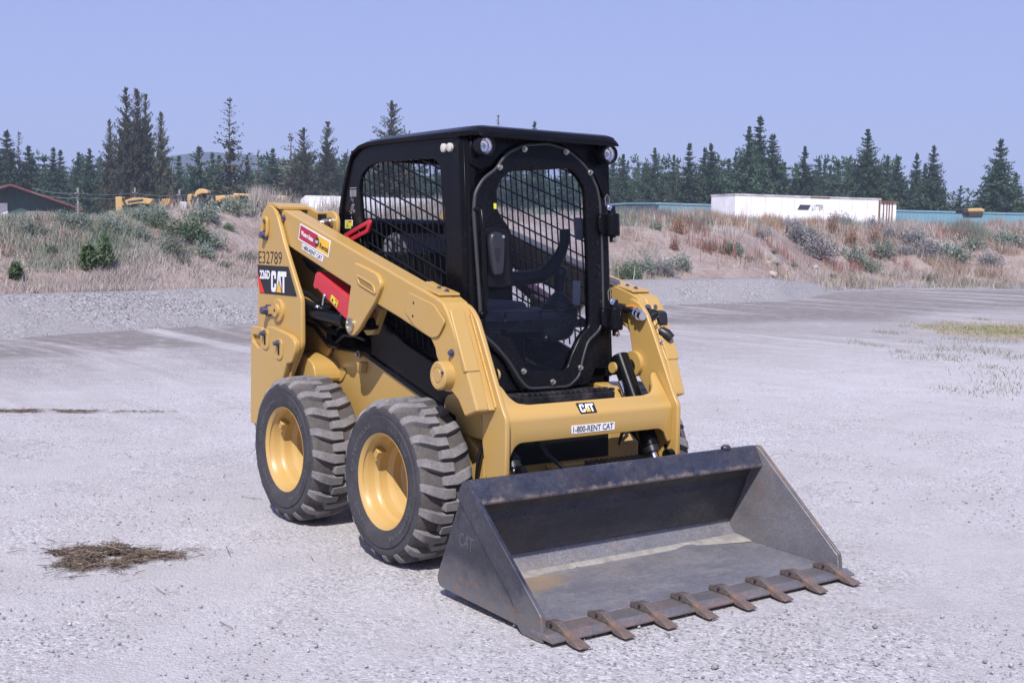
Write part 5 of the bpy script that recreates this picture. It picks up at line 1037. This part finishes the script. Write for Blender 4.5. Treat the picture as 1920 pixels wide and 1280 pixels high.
for (a, c) in ((-.121, 1.859), (.121, 1.859), (-.262, 1.771), (.262, 1.771), (-.166, .857), (.166, .857), (0, .80)): bolt(fd(a, c, .005), (1, 0, .05), .011, .018, ZINC, DR)
fplate('door_sticker', [[(-.30, 1.585), (-.285, 1.585), (-.285, 1.61), (-.30, 1.61)]], lambda a, c, w: fd(a, c, w+.006), .001, VLIME, DR, .0002)
MB().tube([fd(-.402, 1.575, -.01), fd(-.400, 1.585, .02), fd(-.394, 1.575, .045), fd(-.392, 1.50, .05), fd(-.390, 1.20, .05), fd(-.392, 1.115, .04), fd(-.398, 1.10, .0)], .010, 10).build('grab_handle', BLK, DR, 0, 60); MB().sphere(fd(-.398, 1.12, .03), .016).build('handle_foot', BLK, DR, 0, 60)
for zc in (1.53, 1.085):
    h = MB(); h.cyl(fd(.372, zc-.058, .03), fd(.372, zc+.05, .03), .036, 22); o = h.build('hinge', BLK, DR, .006, 50); fplate('hinge_leaf', [fillet([(.295, zc-.045), (.40, zc-.05), (.40, zc+.055), (.30, zc+.05)], .03)], lambda a, c, w: fd(a, c, w+.014), .02, BLK, DR, .006)
    MB().cyl(fd(.372, zc+.05, .03), fd(.368, zc+.085, .03), .020, 14).build('hinge_cap', BLK2, DR, 0, 50); bolt(fd(.352, zc+.078, .035), (1, -.3, .2), .012, .016, CHROME, DR); MB().tube([fd(.335, zc+.085, .03), fd(.332, zc+.125, .03), fd(.345, zc+.14, .03), fd(.358, zc+.125, .03), fd(.356, zc+.085, .03)], .003, 6).build('lynch_ring', ZINC, DR, 0, 60)
    MB().cyl(fd(.372, zc-.085, .03), fd(.372, zc-.058, .03), .016, 14).build('hinge_pin', BLK2, DR, 0, 50); bolt(fd(.37, zc-.075, .045), (1, 0, 0), .011, .012, ZINC, DR)
for (a, c) in ((.296, 1.44), (.298, 1.33), (.298, 1.29)): MB().tube([fd(a, c, .003), fd(a, c, .010)], [.013, .011], 12).build('nut', BLK2, DR, 0, 40)
hole_ = [(a*.93, max((c-1.3)*.95+1.3, 1.08)) for a, c in DOUT if c > 1.035]; fplate('front_frame', [[(-.415, 1.04), (.405, 1.04), (.405, 1.93), (-.415, 1.93)], hole_], lambda a, c, w: fd(a, c, w-.052), .010, BLK, M, .002)
# lower front sheets of the cab either side of the door
LW = [(-.43, .79), (-.13, .765), (-.18, .822), (-.235, .90), (-.306, .98), (-.39, 1.05), (-.415, 1.05)]; fplate('front_sheet', [[(-.425, .765), (-.10, .765), (-.15, .83), (-.21, .92), (-.29, 1.0), (-.37, 1.06), (-.42, 1.06)]], lambda a, c, w: fd(a, c, w-.03), .014, BLK, M, .004)
fplate('front_sheet', [[(.10, .765), (.245, .775), (.285, .845), (.373, .845), (.385, 1.05), (.33, 1.06), (.29, 1.0), (.21, .92), (.15, .83)]], lambda a, c, w: fd(a, c, w-.03), .014, BLK, M, .004)
MB().tube([fd(-.42, 1.04, -.015), fd(-.34, .99, -.012), fd(-.26, .92, -.01), fd(-.205, .83, -.008), fd(-.165, .775, -.005)], .014, 10).build('fender_roll', BLK, M, 0, 60)
# step below the door
b = MB(); b.box(.12, .285, -.36, .27, .738, .756); b.box(.285, .36, -.26, .275, .722, .754)
for i in range(17):
    y = -.25+i*.0315
    for j in range(2): b.box(.292+j*.032, .318+j*.032, y+j*.012, y+.017+j*.012, .7545, .768)
b.build('entry_step', painted('dusty_step_paint', (.008, .008, .01), .5, .75, (.11, .10, .105), 9.0, .3, (.5, (.16, .15, .15))), M, .003); MB().box(.13, .35, -.40, .30, .66, .72).build('step_support', BLK, M, .01)
# rear wall with its window, floor, roof lining
rw = [(-.40, .90), (.40, .90), (.40, 1.89), (-.40, 1.89)]; rh = fillet([(-.335, 1.55), (-.275, 1.525), (.275, 1.525), (.335, 1.55), (.335, 1.765), (.26, 1.842), (-.26, 1.842), (-.335, 1.765)], .07, 5); fplate('rear_wall', [rw, rh], lambda a, c, w: (-.955+w, a, c), .02, BLK, M, .004)
fplate('rear_window', [rh], lambda a, c, w: (-.955+w, a, c), .004, DOORG, M, .0)
MB().box(-.94, .13, -.40, .40, .765, .80).build('cab_floor', BLK2, M, .005); MB().box(-.94, -.50, -.40, .40, .80, 1.05).build('seat_base', BLK2, M, .02); MB().box(-.93, .10, -.398, .398, 1.885, 1.90).build('headliner', BLK2, M, .003)
# seat
b = MB(); b.box(-.74, -.30, -.27, .27, 1.05, 1.14); b.build('seat_cushion', SEAT, M, .04, 0, 4)
vs = []; b = MB()
for z, xo, w_ in ((1.10, -.72, .29), (1.20, -.73, .305), (1.35, -.75, .31), (1.43, -.77, .29), (1.475, -.79, .22)): vs += [(xo, -w_, z), (xo-.02, -w_*.7, z), (xo-.02, w_*.7, z), (xo, w_, z), (xo-.10, w_*.95, z), (xo-.10, -w_*.95, z)]
b.add(vs, [tuple(range(6)), tuple(range(29, 23, -1))]+[(i*6+j, i*6+(j+1) % 6, (i+1)*6+(j+1) % 6, (i+1)*6+j) for i in range(4) for j in range(6)]); b.build('seat_back', SEAT, M, .03, 40, 3)
yplate('seat_label', [[(-.80, 1.20), (-.745, 1.20), (-.745, 1.245), (-.80, 1.245)]], -.312, .002, WHITE, M, .0004)
PODM = simple('charcoal_moulding', (.045, .045, .056), .42, 0, .4, .12)
def pod(s):
    y = s*.222
    vs = []; b = MB()
    for z, x0, x1, w_ in ((.962, -.16, -.01, .075), (.985, -.2, .018, .095), (1.06, -.24, .03, .118), (1.115, -.26, .022, .124)): vs += [(x0, y-w_, z), (x1-.03, y-w_, z), (x1, y-w_*.6, z), (x1, y+w_*.6, z), (x1-.03, y+w_, z), (x0, y+w_, z)]
    b.add(vs, [tuple(range(6)), tuple(range(23, 17, -1))]+[(i*6+j, i*6+(j+1) % 6, (i+1)*6+(j+1) % 6, (i+1)*6+j) for i in range(3) for j in range(6)]); p = b.build('control_pod', PODM, M, .02, 45, 3)
    y = s*.262; b = MB(); b.lathe([(1.105, .093), (1.125, .091), (1.128, .079), (1.14, .077), (1.143, .064), (1.155, .062), (1.158, .050), (1.17, .047), (1.20, .02), (1.21, .016)], (-.06, y, 0), 26, 'z'); b.build('boot', HOSE, p, 0, 35)
    MB().tube([(-.06, y, 1.195), (-.058, y+.004, 1.24), (-.055, y+.006, 1.285)], [.018, .022, .026], 12).build('joystick', BLK2, p, 0, 60); MB().sphere((-.055, y+.007, 1.297), .034, 16, 10, (1, 1, .92)).build('joystick_knob', GREY, p, 0, 70)
    MB().box(-.6, -.42, min(s*.27, s*.395), max(s*.27, s*.395), 1.02, 1.09).build('armrest', BLK2, p, .02, 0, 3)
    MB().box(-.22, .005, min(s*-.02, s*.105), max(s*-.02, s*.105), 1.01, 1.112).build('pod_box', PODM, p, .015, 0, 3)
    for q in ((.012, s*.12, 1.075), (.004, s*.13, .985)): MB().cyl((q[0]+.004, q[1], q[2]), (q[0]+.012, q[1], q[2]), .007, 8).build('screw', CHROME, p, 0, 40)
both(pod)
for y in (.36,):
    b = MB(); pts = [(-.05, .281, 1.505), (-.05, .284, 1.44), (-.05, .262, 1.385), (-.05, .223, 1.341), (-.05, .19, 1.305), (-.05, .14, 1.277), (-.05, .05, 1.268), (-.05, -.20, 1.266)]; b.tube(pts, [.024, .026, .028, .031, .034, .036, .034, .032], 14); b.build('lap_bar', BLK2, M, 0, 60)
yplate('side_label', [[(-.118, 1.13), (-.06, 1.13), (-.06, 1.25), (-.118, 1.25)]], .397, .002, WHITE, M, .0004); b = MB(); b.prism(fillet([(-.085, 1.455), (-.025, 1.45), (-.025, 1.56), (-.10, 1.565)], .02), .372, .390); b.build('manual_pouch', simple('clear_grey_pouch', (.22, .22, .25), .35), M, .008)
# red bar seen over the arm
f = frame_map((-.93, -.432, 1.415), (.222, 0, .060), (0, 0, 1)); fplate('arm_lock', [fillet([(-.02, 0), (.22, 0), (.262, .045), (.25, .062), (.0, .058), (-.02, .058)], .01), fillet([(.02, .024), (.205, .022), (.225, .040), (.02, .036)], .005)], lambda a, c, w: f(a, c, w), .014, RED, M, .003)
# ---------------- auxiliary couplers on the left leg (right in the picture)
def coupling(a, e, r, name, m):
    a = np.array(a, float); e = np.array(e, float); d = e-a; q = [0, .25, .25, .4, .4, .62, .62, .72, .72, 1.0]; rr = [r*.8, r*.8, r, r, r*.82, r*.82, r*1.12, r*1.12, r*.9, r*.86]
    o = MB().tube([a+d*k for k in q], rr, 18).build(name, m, M, 0, 35); return o
coupling((.24, .475, 1.118), (.345, .452, 1.098), .024, 'quick_coupler', CHROME); MB().tube([(.10, .47, 1.135), (.18, .475, 1.128), (.245, .475, 1.118)], .02, 12).build('hydraulic_hose', HOSE, M, 0, 60)
MB().tube([(.25, .48, 1.10), (.27, .485, 1.06), (.32, .49, 1.05), (.36, .50, 1.075), (.375, .53, 1.10)], .004, 6).build('dust_cap_strap', HOSE, M, 0, 60); MB().tube([(.20, .47, 1.135), (.26, .468, 1.14), (.28, .47, 1.13)], .008, 8).build('zip_tied_wire', simple('orange_wire', (.5, .2, .03), .5), M, 0, 60)
coupling((.29, .545, 1.105), (.335, .54, 1.083), .034, 'socket', GREY); MB().prism(fillet([(.315, 1.125), (.355, 1.115), (.365, 1.06), (.335, 1.045), (.31, 1.06)], .012), .545, .60).build('socket_cap', HOSE, M, .006); bolt((.29, .53, 1.135), (1, -.4, .3), .012, .02, BLUEBOLT, M); bolt((.30, .565, 1.135), (1, -.4, .3), .012, .02, BLUEBOLT, M)
coupling((.30, .555, 1.045), (.365, .56, 1.02), .024, 'quick_coupler', CHROME); MB().tube([(.355, .56, 1.024), (.38, .575, 1.008), (.40, .59, .99)], [.027, .029, .022], 14).build('dust_cap', HOSE, M, 0, 50)
MB().box(.325, .375, .525, .585, .92, .985).build('valve_block', BLK, M, .006); bolt((.376, .54, .975), (1, 0, 0), .012, .016, CHROME, M); bolt((.376, .545, .955), (1, 0, 0), .010, .014, CHROME, M); MB().tube([(.36, .575, .93), (.385, .58, .90), (.395, .575, .87)], .010, 8).build('hydraulic_hose', HOSE, M, 0, 60)
# ---------------- wheels
def rubber(name, base, dust, amt):
    m, t, b_ = new_mat(name); setb(b_, base, .8, 0, .3); v = coords(t); n1 = noise(t, 9, 6, .7, v); n2 = noise(t, 90, 4, .7, v); f_ = mmath(t, 'MULTIPLY', ramp(t, n1.outputs['Fac'], [(.25, .35), (.62, 1)]), ramp(t, n2.outputs['Fac'], [(.3, .55), (.6, 1)])); t.links.new(mixc(t, mmath(t, 'MULTIPLY', f_, amt), base, dust), b_.inputs['Base Color']); bump(t, b_, n2.outputs['Fac'], .35, .003); return m
SIDEW = rubber('tyre_sidewall_rubber', (.016, .016, .021), (.12, .115, .125), .5); TREAD = rubber('dusty_tread_rubber', (.06, .056, .058), (.27, .255, .262), .88); GROOVE = rubber('shaded_dusty_groove_rubber', (.03, .027, .027), (.15, .133, .128), .8)
W0 = empty('wheel', (0, -.636, .373), 0, M); RB = .334
t_ = MB(); t_.lathe([(-.116, .206), (-.126, .216), (-.134, .252), (-.139, .284), (-.1395, .292), (-.1345, .294), (-.1345, .299), (-.1375, .310), (-.1345, .324), (-.131, .331), (-.120, RB+.002), (-.06, RB+.006), (0, RB+.007), (.06, RB+.006), (.12, RB+.002), (.134, .325), (.139, .288), (.134, .252), (.118, .206)], (0, 0, 0), 96)
TY = t_.build('tyre', SIDEW, W0, 0, 50)
t_ = MB(); t_.lathe([(-.1305, .3325), (-.1205, RB+.0035), (-.06, RB+.0075), (0, RB+.0085), (.06, RB+.0075), (.1205, RB+.0035), (.1315, .332)], (0, 0, 0), 96); t_.build('tread_base', GROOVE, TY, 0, 50)  # dusty grooves, coloured darker to hold the shadow between the lugs
lg = MB(); NL = 20
for side_ in (-1, 1):
    for i in range(NL):
        th0 = 2*math.pi*(i+(.5 if side_ > 0 else 0))/NL
        st = [(-.1335, .333, .033, .017, .022), (-.124, .348, .030, .0185, .024), (-.106, .3615, .023, .020, .026), (-.092, .366, .017, .021, .027), (-.055, .3685, .003, .021, .028), (-.032, .3685, -.004, .021, .028), (.022, .3685, -.005, .019, .025), (.030, .340, -.005, .017, .026)]
        base = len(lg.v)
        for (w_, rt_, sh, ht, hb) in st:
            for (rr, off2) in ((RB-.012 if rt_ > .336 else rt_-.02, -hb), (rt_, -ht), (rt_, ht), (RB-.012 if rt_ > .336 else rt_-.02, hb)):
                th = th0+(sh+off2)/.367; lg.v.append((rr*math.cos(th), -side_*w_, rr*math.sin(th)))
        n = len(st)
        for j in range(n-1):
            a = base+j*4
            for q in range(4): lg.f.append((a+q, a+(q+1) % 4, a+4+(q+1) % 4, a+4+q))
        lg.f.append((base, base+1, base+2, base+3)); e = base+(n-1)*4; lg.f.append((e+3, e+2, e+1, e))
lg.build('tread_lugs', TREAD, TY, .0016)
# raised lettering round the sidewall
def ring_text(body, th_mid, span, r0, H, parent):
    t = bpy.data.curves.new('lettering', 'FONT'); t.body = body; t.offset = .0; t.extrude = .01; o = bpy.data.objects.new('lettering', t); me = bpy.data.meshes.new_from_object(o); bpy.data.objects.remove(o); bpy.data.curves.remove(t)
    n = len(me.vertices); a = np.empty(n*3); me.vertices.foreach_get('co', a); a = a.reshape(-1, 3); lo = a.min(0); hi = a.max(0); u = (a[:, 0]-lo[0])/(hi[0]-lo[0]); r = r0+(a[:, 1]-lo[1])/(hi[1]-lo[1])*H; th = th_mid+span*(.5-u)
    yy = -.1335-.0016*(a[:, 2] > 0)-(r-r0)*.17; me.vertices.foreach_set('co', np.stack([r*np.cos(th), yy, r*np.sin(th)], 1).ravel()); me.materials.clear(); return link('sidewall_lettering', me, simple('raised_letter_rubber', (.085, .085, .092), .65), parent)
ring_text('CATERPILLAR', math.pi*.80, 1.2, .245, .021, TY); ring_text('CATERPILLAR', -math.pi*.22, 1.2, .245, .021, TY); ring_text('10-16.5 NHS', math.pi*.30, .7, .247, .017, TY); ring_text('10-16.5 NHS', -math.pi*.72, .7, .247, .017, TY)
rm = MB(); rm.lathe([(-0.112, 0.2009), (-0.124, 0.21), (-0.128, 0.2158), (-0.124, 0.2167), (-0.118, 0.2091), (-0.112, 0.2068), (-0.1, 0.2009), (-0.085, 0.1941), (-0.06, 0.1919), (-0.048, 0.1855), (-0.04, 0.1774), (-0.015, 0.1747), (0, 0.172), (0.012, 0.1611), (0.02, 0.152), (0.055, 0.1448), (0.066, 0.1358), (0.068, 0.0814), (0.055, 0.0769), (0.055, 0.0)], (0, 0, 0), 72)
RM = rm.build('rim', YELD, W0, 0, 26)
vb = MB(); vth = math.radians(142)
cx_, cz_ = .178*math.cos(vth), .178*math.sin(vth); vb.tube([(cx_, -.03, cz_), (cx_*.93, -.075, cz_*.93)], .010, 10); vb.add(*(lambda q: ([tuple(p) for p in q], [(0, 1, 2, 3), (7, 6, 5, 4), (0, 4, 5, 1), (1, 5, 6, 2), (2, 6, 7, 3), (3, 7, 4, 0)]))([np.array([cx_, 0, cz_])*f_+np.array([-math.sin(vth), 0, math.cos(vth)])*g_+np.array([0, y_, 0]) for y_ in (-.05, -.085) for f_, g_ in ((1.02, -.02), (.86, -.02), (.86, .02), (1.02, .02))]))
vb.build('valve_guard', YELD, RM, .003); 
for (x, y, rz, ry) in ((-.986, -.636, 0, .35), (0, .656, math.pi, .2), (-.986, .656, math.pi, .9)):
    c = copy_tree(W0, M); c.location = (x, y, .373); c.rotation_euler = (0, 0, rz)
MB().cyl((0, -.56, .381), (0, .56, .381), .06, 16).build('axle', YEL, M, 0, 40); MB().cyl((-.986, -.56, .381), (-.986, .56, .381), .06, 16).build('axle', YEL, M, 0, 40)
# ---------------- bucket
def steel(name, base, rust, dust, ra, da, rough=.42):
    m, t, b_ = new_mat(name); setb(b_, base, rough, .0, .6); v = coords(t); n1 = noise(t, 4.2, 6, .68, v, .4); n2 = noise(t, 42, 4, .7, v); n3 = noise(t, 3.0, 5, .7, coords(t, (1.3, 1.0, 1.8)))
    vs_ = coords(t, (26, 2.2, 34), (.5, .25, .15)); sc_ = noise(t, 6, 4, .65, vs_)
    c = mixc(t, mmath(t, 'MULTIPLY', ramp(t, n1.outputs['Fac'], [(.5, 0), (.68, 1)]), ra), base, rust); c = mixc(t, mmath(t, 'MULTIPLY', mmath(t, 'MULTIPLY', ramp(t, n3.outputs['Fac'], [(.38, 0), (.66, 1)]), ramp(t, n2.outputs['Fac'], [(.34, .25), (.62, 1)])), da), c, dust)
    c = mixc(t, mmath(t, 'MULTIPLY', ramp(t, sc_.outputs['Fac'], [(.60, 0), (.66, 1)]), .30), c, tuple(min(1, x*2.2+.09) for x in base))
    n5 = noise(t, 130, 3, .75, v); c = mixc(t, .8, c, ramp(t, n5.outputs['Fac'], [(.3, .62), (.5, 1.0), (.7, 1.5)]), 'MULTIPLY')
    t.links.new(c, b_.inputs['Base Color']); t.links.new(ramp(t, n1.outputs['Fac'], [(.4, rough-.05), (.7, min(1, rough+.3))]), b_.inputs['Roughness']); bump(t, b_, n2.outputs['Fac'], .12, .004); return m
BST = steel('scuffed_black_steel', (.013, .0145, .026), (.11, .07, .05), (.12, .125, .155), .22, .36, .30); BFL = steel('worn_grey_steel', (.125, .125, .147), (.17, .105, .07), (.25, .24, .25), .38, .6, .36); BED = steel('rusty_edge_steel', (.095, .075, .068), (.24, .12, .065), (.22, .18, .15), .7, .35, .36); BIN = steel('dusty_dark_steel', (.022, .021, .022), (.06, .044, .036), (.11, .10, .09), .3, .35, .6)
LIP = BST.copy(); LIP.name = 'lip_steel_worn_edge'; t = LIP.node_tree; b_ = t.nodes['Principled BSDF']; src = b_.inputs['Base Color'].links[0].from_socket
tc = N(t, 'ShaderNodeTexCoord'); sx = N(t, 'ShaderNodeSeparateXYZ'); t.links.new(tc.outputs['Object'], sx.inputs[0]); nn = noise(t, 9, 5, .7, coords(t, (1, 1.6, 1)))
hh = mmath(t, 'ADD', sx.outputs[2], mmath(t, 'MULTIPLY', mmath(t, 'SUBTRACT', nn.outputs['Fac'], .5), .10)); wr = ramp(t, mmath(t, 'MULTIPLY', mmath(t, 'SUBTRACT', hh, .40), 12.0), [(.16, 1), (.42, 0)])
n4 = noise(t, 60, 3, .7, coords(t)); wr = mmath(t, 'MULTIPLY', wr, ramp(t, n4.outputs['Fac'], [(.3, .35), (.6, 1)])); t.links.new(mixc(t, mmath(t, 'MULTIPLY', wr, .8), src, (.235, .175, .145)), b_.inputs['Base Color'])
SPL = BST.copy(); SPL.name = 'side_plate_steel'; t = SPL.node_tree; b_ = t.nodes['Principled BSDF']; src = b_.inputs['Base Color'].links[0].from_socket
tc = N(t, 'ShaderNodeTexCoord'); sx = N(t, 'ShaderNodeSeparateXYZ'); t.links.new(tc.outputs['Object'], sx.inputs[0]); nn = noise(t, 7, 5, .7, coords(t)); n7 = noise(t, 22, 4, .7, coords(t))
hg = mmath(t, 'ADD', sx.outputs[2], mmath(t, 'MULTIPLY', mmath(t, 'SUBTRACT', nn.outputs['Fac'], .5), .28)); w1 = ramp(t, hg, [(.05, 1), (.20, 0)]); c1 = mixc(t, mmath(t, 'MULTIPLY', w1, .55), src, (.17, .165, .17))
w2 = mmath(t, 'MULTIPLY', ramp(t, hg, [(.06, 1), (.17, 0)]), ramp(t, n7.outputs['Fac'], [(.52, 0), (.64, 1)])); t.links.new(mixc(t, mmath(t, 'MULTIPLY', w2, .8), c1, (.20, .105, .05)), b_.inputs['Base Color'])
BK = yplate('bucket', [fillet([(.74, .505), (.60, .20), (.55, .10), (.545, .067), (.563, .044), (1.113, .022), (1.14, .008), (1.263, .006), (1.257, .05), (1.25, .094), (.765, .505)], [.006, .02, .02, .015, .02, .004, .004, .004, .004, .01, .006], 3)], -.814, .012, SPL, M, .003)
yplate('side_plate', [fillet([(.74, .505), (.60, .20), (.55, .10), (.545, .067), (.563, .044), (1.113, .022), (1.14, .008), (1.263, .006), (1.257, .05), (1.25, .094), (.765, .505)], [.006, .02, .02, .015, .02, .004, .004, .004, .004, .01, .006], 3)], .814, .012, BFL, BK, .003)
both(lambda s: yplate('side_edge_strip', [fillet([(.70, .432), (.72, .425), (1.085, .105), (1.11, .03), (1.142, .004), (1.268, .002), (1.262, .05), (1.254, .098), (.768, .509), (.738, .509)], .008, 2)], s*.826, .014, SPL if s < 0 else BED, BK, .003))
def strip(name, path, th, m, y=.808):
    """bent plate: path in (x, z), thickness to its lower/outer side"""
    pth = [np.array(p) for p in path]; n = len(pth); nr = []
    for i in range(n):
        d = pth[min(i+1, n-1)]-pth[max(i-1, 0)]; d /= np.linalg.norm(d); nr.append(np.array([d[1], -d[0]]))
    low = [p+k*th for p, k in zip(pth, nr)]; b = MB(); vs = []
    for p, q in zip(pth, low): vs += [(p[0], -y, p[1]), (p[0], y, p[1]), (q[0], y, q[1]), (q[0], -y, q[1])]
    fs = [(0, 1, 2, 3), (len(vs)-1, len(vs)-2, len(vs)-3, len(vs)-4)]
    for i in range(n-1):
        for j in range(4): a = i*4; fs.append((a+j, a+(j+1) % 4, a+4+(j+1) % 4, a+4+j))
    b.add(vs, fs); return b.build(name, m, BK, .002, 40)
FLM = BFL.copy(); FLM.name = 'bucket_floor_steel'; t = FLM.node_tree; b_ = t.nodes['Principled BSDF']; src = b_.inputs['Base Color'].links[0].from_socket
mp = N(t, 'ShaderNodeMapping'); tc = N(t, 'ShaderNodeTexCoord'); mp.inputs['Location'].default_value = (-.745*7.5, .60*3.2, 0); mp.inputs['Scale'].default_value = (7.5, 3.2, 0); t.links.new(tc.outputs['Object'], mp.inputs['Vector']); vl = N(t, 'ShaderNodeVectorMath', operation='LENGTH'); t.links.new(mp.outputs[0], vl.inputs[0])
nn = noise(t, 16, 5, .7, coords(t)); k_ = mmath(t, 'SUBTRACT', mmath(t, 'ADD', .85, mmath(t, 'MULTIPLY', nn.outputs['Fac'], .7)), vl.outputs['Value']); mk = ramp(t, k_, [(.10, 0), (.55, 1)])
ns = noise(t, 5, 5, .7, coords(t, (2.5, .8, 1))); c2 = mixc(t, mmath(t, 'MULTIPLY', ramp(t, ns.outputs['Fac'], [(.5, 0), (.66, 1)]), .45), src, (.25, .24, .25)); t.links.new(mixc(t, mmath(t, 'MULTIPLY', mk, .75), c2, (.27, .19, .125)), b_.inputs['Base Color'])
strip('bucket_floor', [(.598, .150), (.605, .118), (.622, .088), (.645, .068), (.675, .056), (.75, .052), (1.185, .037)], .012, FLM)
strip('back_plate', [(.786, .420), (.735, .398), (.700, .345), (.640, .235), (.612, .185), (.599, .150)], .012, BIN)
b = MB(); b.prism([(.733, .508), (.753, .508), (.760, .500), (.803, .424), (.799, .413), (.785, .414), (.740, .480), (.733, .480)], -.808, .808); b.build('top_lip', LIP, BK, .006, 0, 3)
b = MB(); b.prism([(.605, .135), (.62, .15), (.70, .32), (.735, .48), (.72, .48), (.60, .20)], -.806, .806); b.build('bucket_back', BST, BK, .004)
e = MB(); e.prism([(1.195, .020), (1.195, .0385), (1.285, .0385), (1.328, .026), (1.328, .016)], -.835, .835); e.build('cutting_edge', steel('worn_cutting_edge', (.10, .092, .098), (.24, .115, .06), (.2, .18, .17), .5, .4, .34), BK, .003)
# dust lying in the bucket's heel and right corner
def dustmesh():
    r = np.random.default_rng(6); vs = []; fs = []; ny_ = 60
    for i in range(ny_+1):
        y = -.805+1.61*i/ny_; wd = -.019+.040*float(fbm(y*7, .3, 4, 5))+max(0, (y-.50))*.30+.02*max(0, min(1, (-.2-y)*2)); hh = .004+max(0, y-.5)*.02
        x0 = .645; vs += [(x0-.004, y, .0695), (x0+.008, y, .0655+hh*.6), (x0+.018+wd*.5, y, .0605+hh*.5), (x0+.022+wd+.02*float(fbm(y*14, 1, 3, 8)), y, .0552)]
    for i in range(ny_):
        for j in range(3): a = i*4+j; fs.append((a, a+1, a+5, a+4))
    return vs, fs
b = MB(); b.add(*dustmesh()); b.build('caked_dust', simple('pale_caked_dirt', (.28, .262, .25), .95, 0, .1, .25, 14, .6, 60), BK, 0, 60)
b = MB(); r = np.random.default_rng(8); vs = [(1.0, -.60, .0478)]
# teeth
TP = [(1.176, .0395, .0455, .010), (1.196, .0395, .058, .016), (1.225, .0390, .069, .020), (1.262, .0392, .071, .0215), (1.298, .0385, .055, .018), (1.338, .0125, .037, .0205), (1.38, .0105, .027, .0275), (1.416, .0105, .016, .028)]
t_ = MB(); vs = []
for x, zb, zt, hw in TP: vs += [(x, -hw, zb), (x, hw, zb), (x, hw*.82, zt), (x, -hw*.82, zt)]
t_.add(vs, [(0, 1, 2, 3), (31, 30, 29, 28)]+[(i*4+j, i*4+(j+1) % 4, (i+1)*4+(j+1) % 4, (i+1)*4+j) for i in range(7) for j in range(4)]); TT = t_.build('tooth', BED, BK, .004, 50); TT.location = (0, -.755, 0)
pn = MB(); pn.lathe([(.040, .013), (.052, .012), (.057, .007), (.058, 0)], (1.186, 0, 0), 10, 'z'); pn.build('tooth_bolt', BED, TT, 0, 40); pn = MB(); pn.cyl((1.245, -.0245, .055), (1.245, .0245, .055), .006, 10); pn.build('tooth_pin', BST, TT, 0, 40)
for i in range(1, 8):
    c = copy_tree(TT, BK); c.location = (0, -.755+.2143*i, 0)
text_obj('embossed_letters', 'CAT', .10, .055, lambda a, c, w: frame_map((.70, -.8203, .245), (1, 0, -.12), (.1, 0, 1))(a, c, w*1.2), simple('worn_emboss', (.075, .073, .085), .5), BK, .01)
MB().box(.60, .72, -.48, .48, .40, .46).build('hanger_bar', BLK, BK, .006)
MB().sphere((.745, .62, .512), .02, 10, 6, (1, 1.4, .8)).build('lip_stud', BST, BK, 0, 60)
# ================================================================ HAZE in the air
b = MB(); b.box(-1400, 1400, -1400, 1400, -2.2, 118); hz = b.build('haze', None); hz.data.materials.clear()
m = bpy.data.materials.new('summer_haze'); m.use_nodes = True; t = m.node_tree; t.nodes.clear(); o = N(t, 'ShaderNodeOutputMaterial'); pv = N(t, 'ShaderNodeVolumePrincipled'); pv.inputs['Color'].default_value = (.70, .80, 1.0, 1); pv.inputs['Density'].default_value = .00062; t.links.new(pv.outputs[0], o.inputs['Volume']); hz.data.materials.append(m); hz['kind'] = 'stuff'
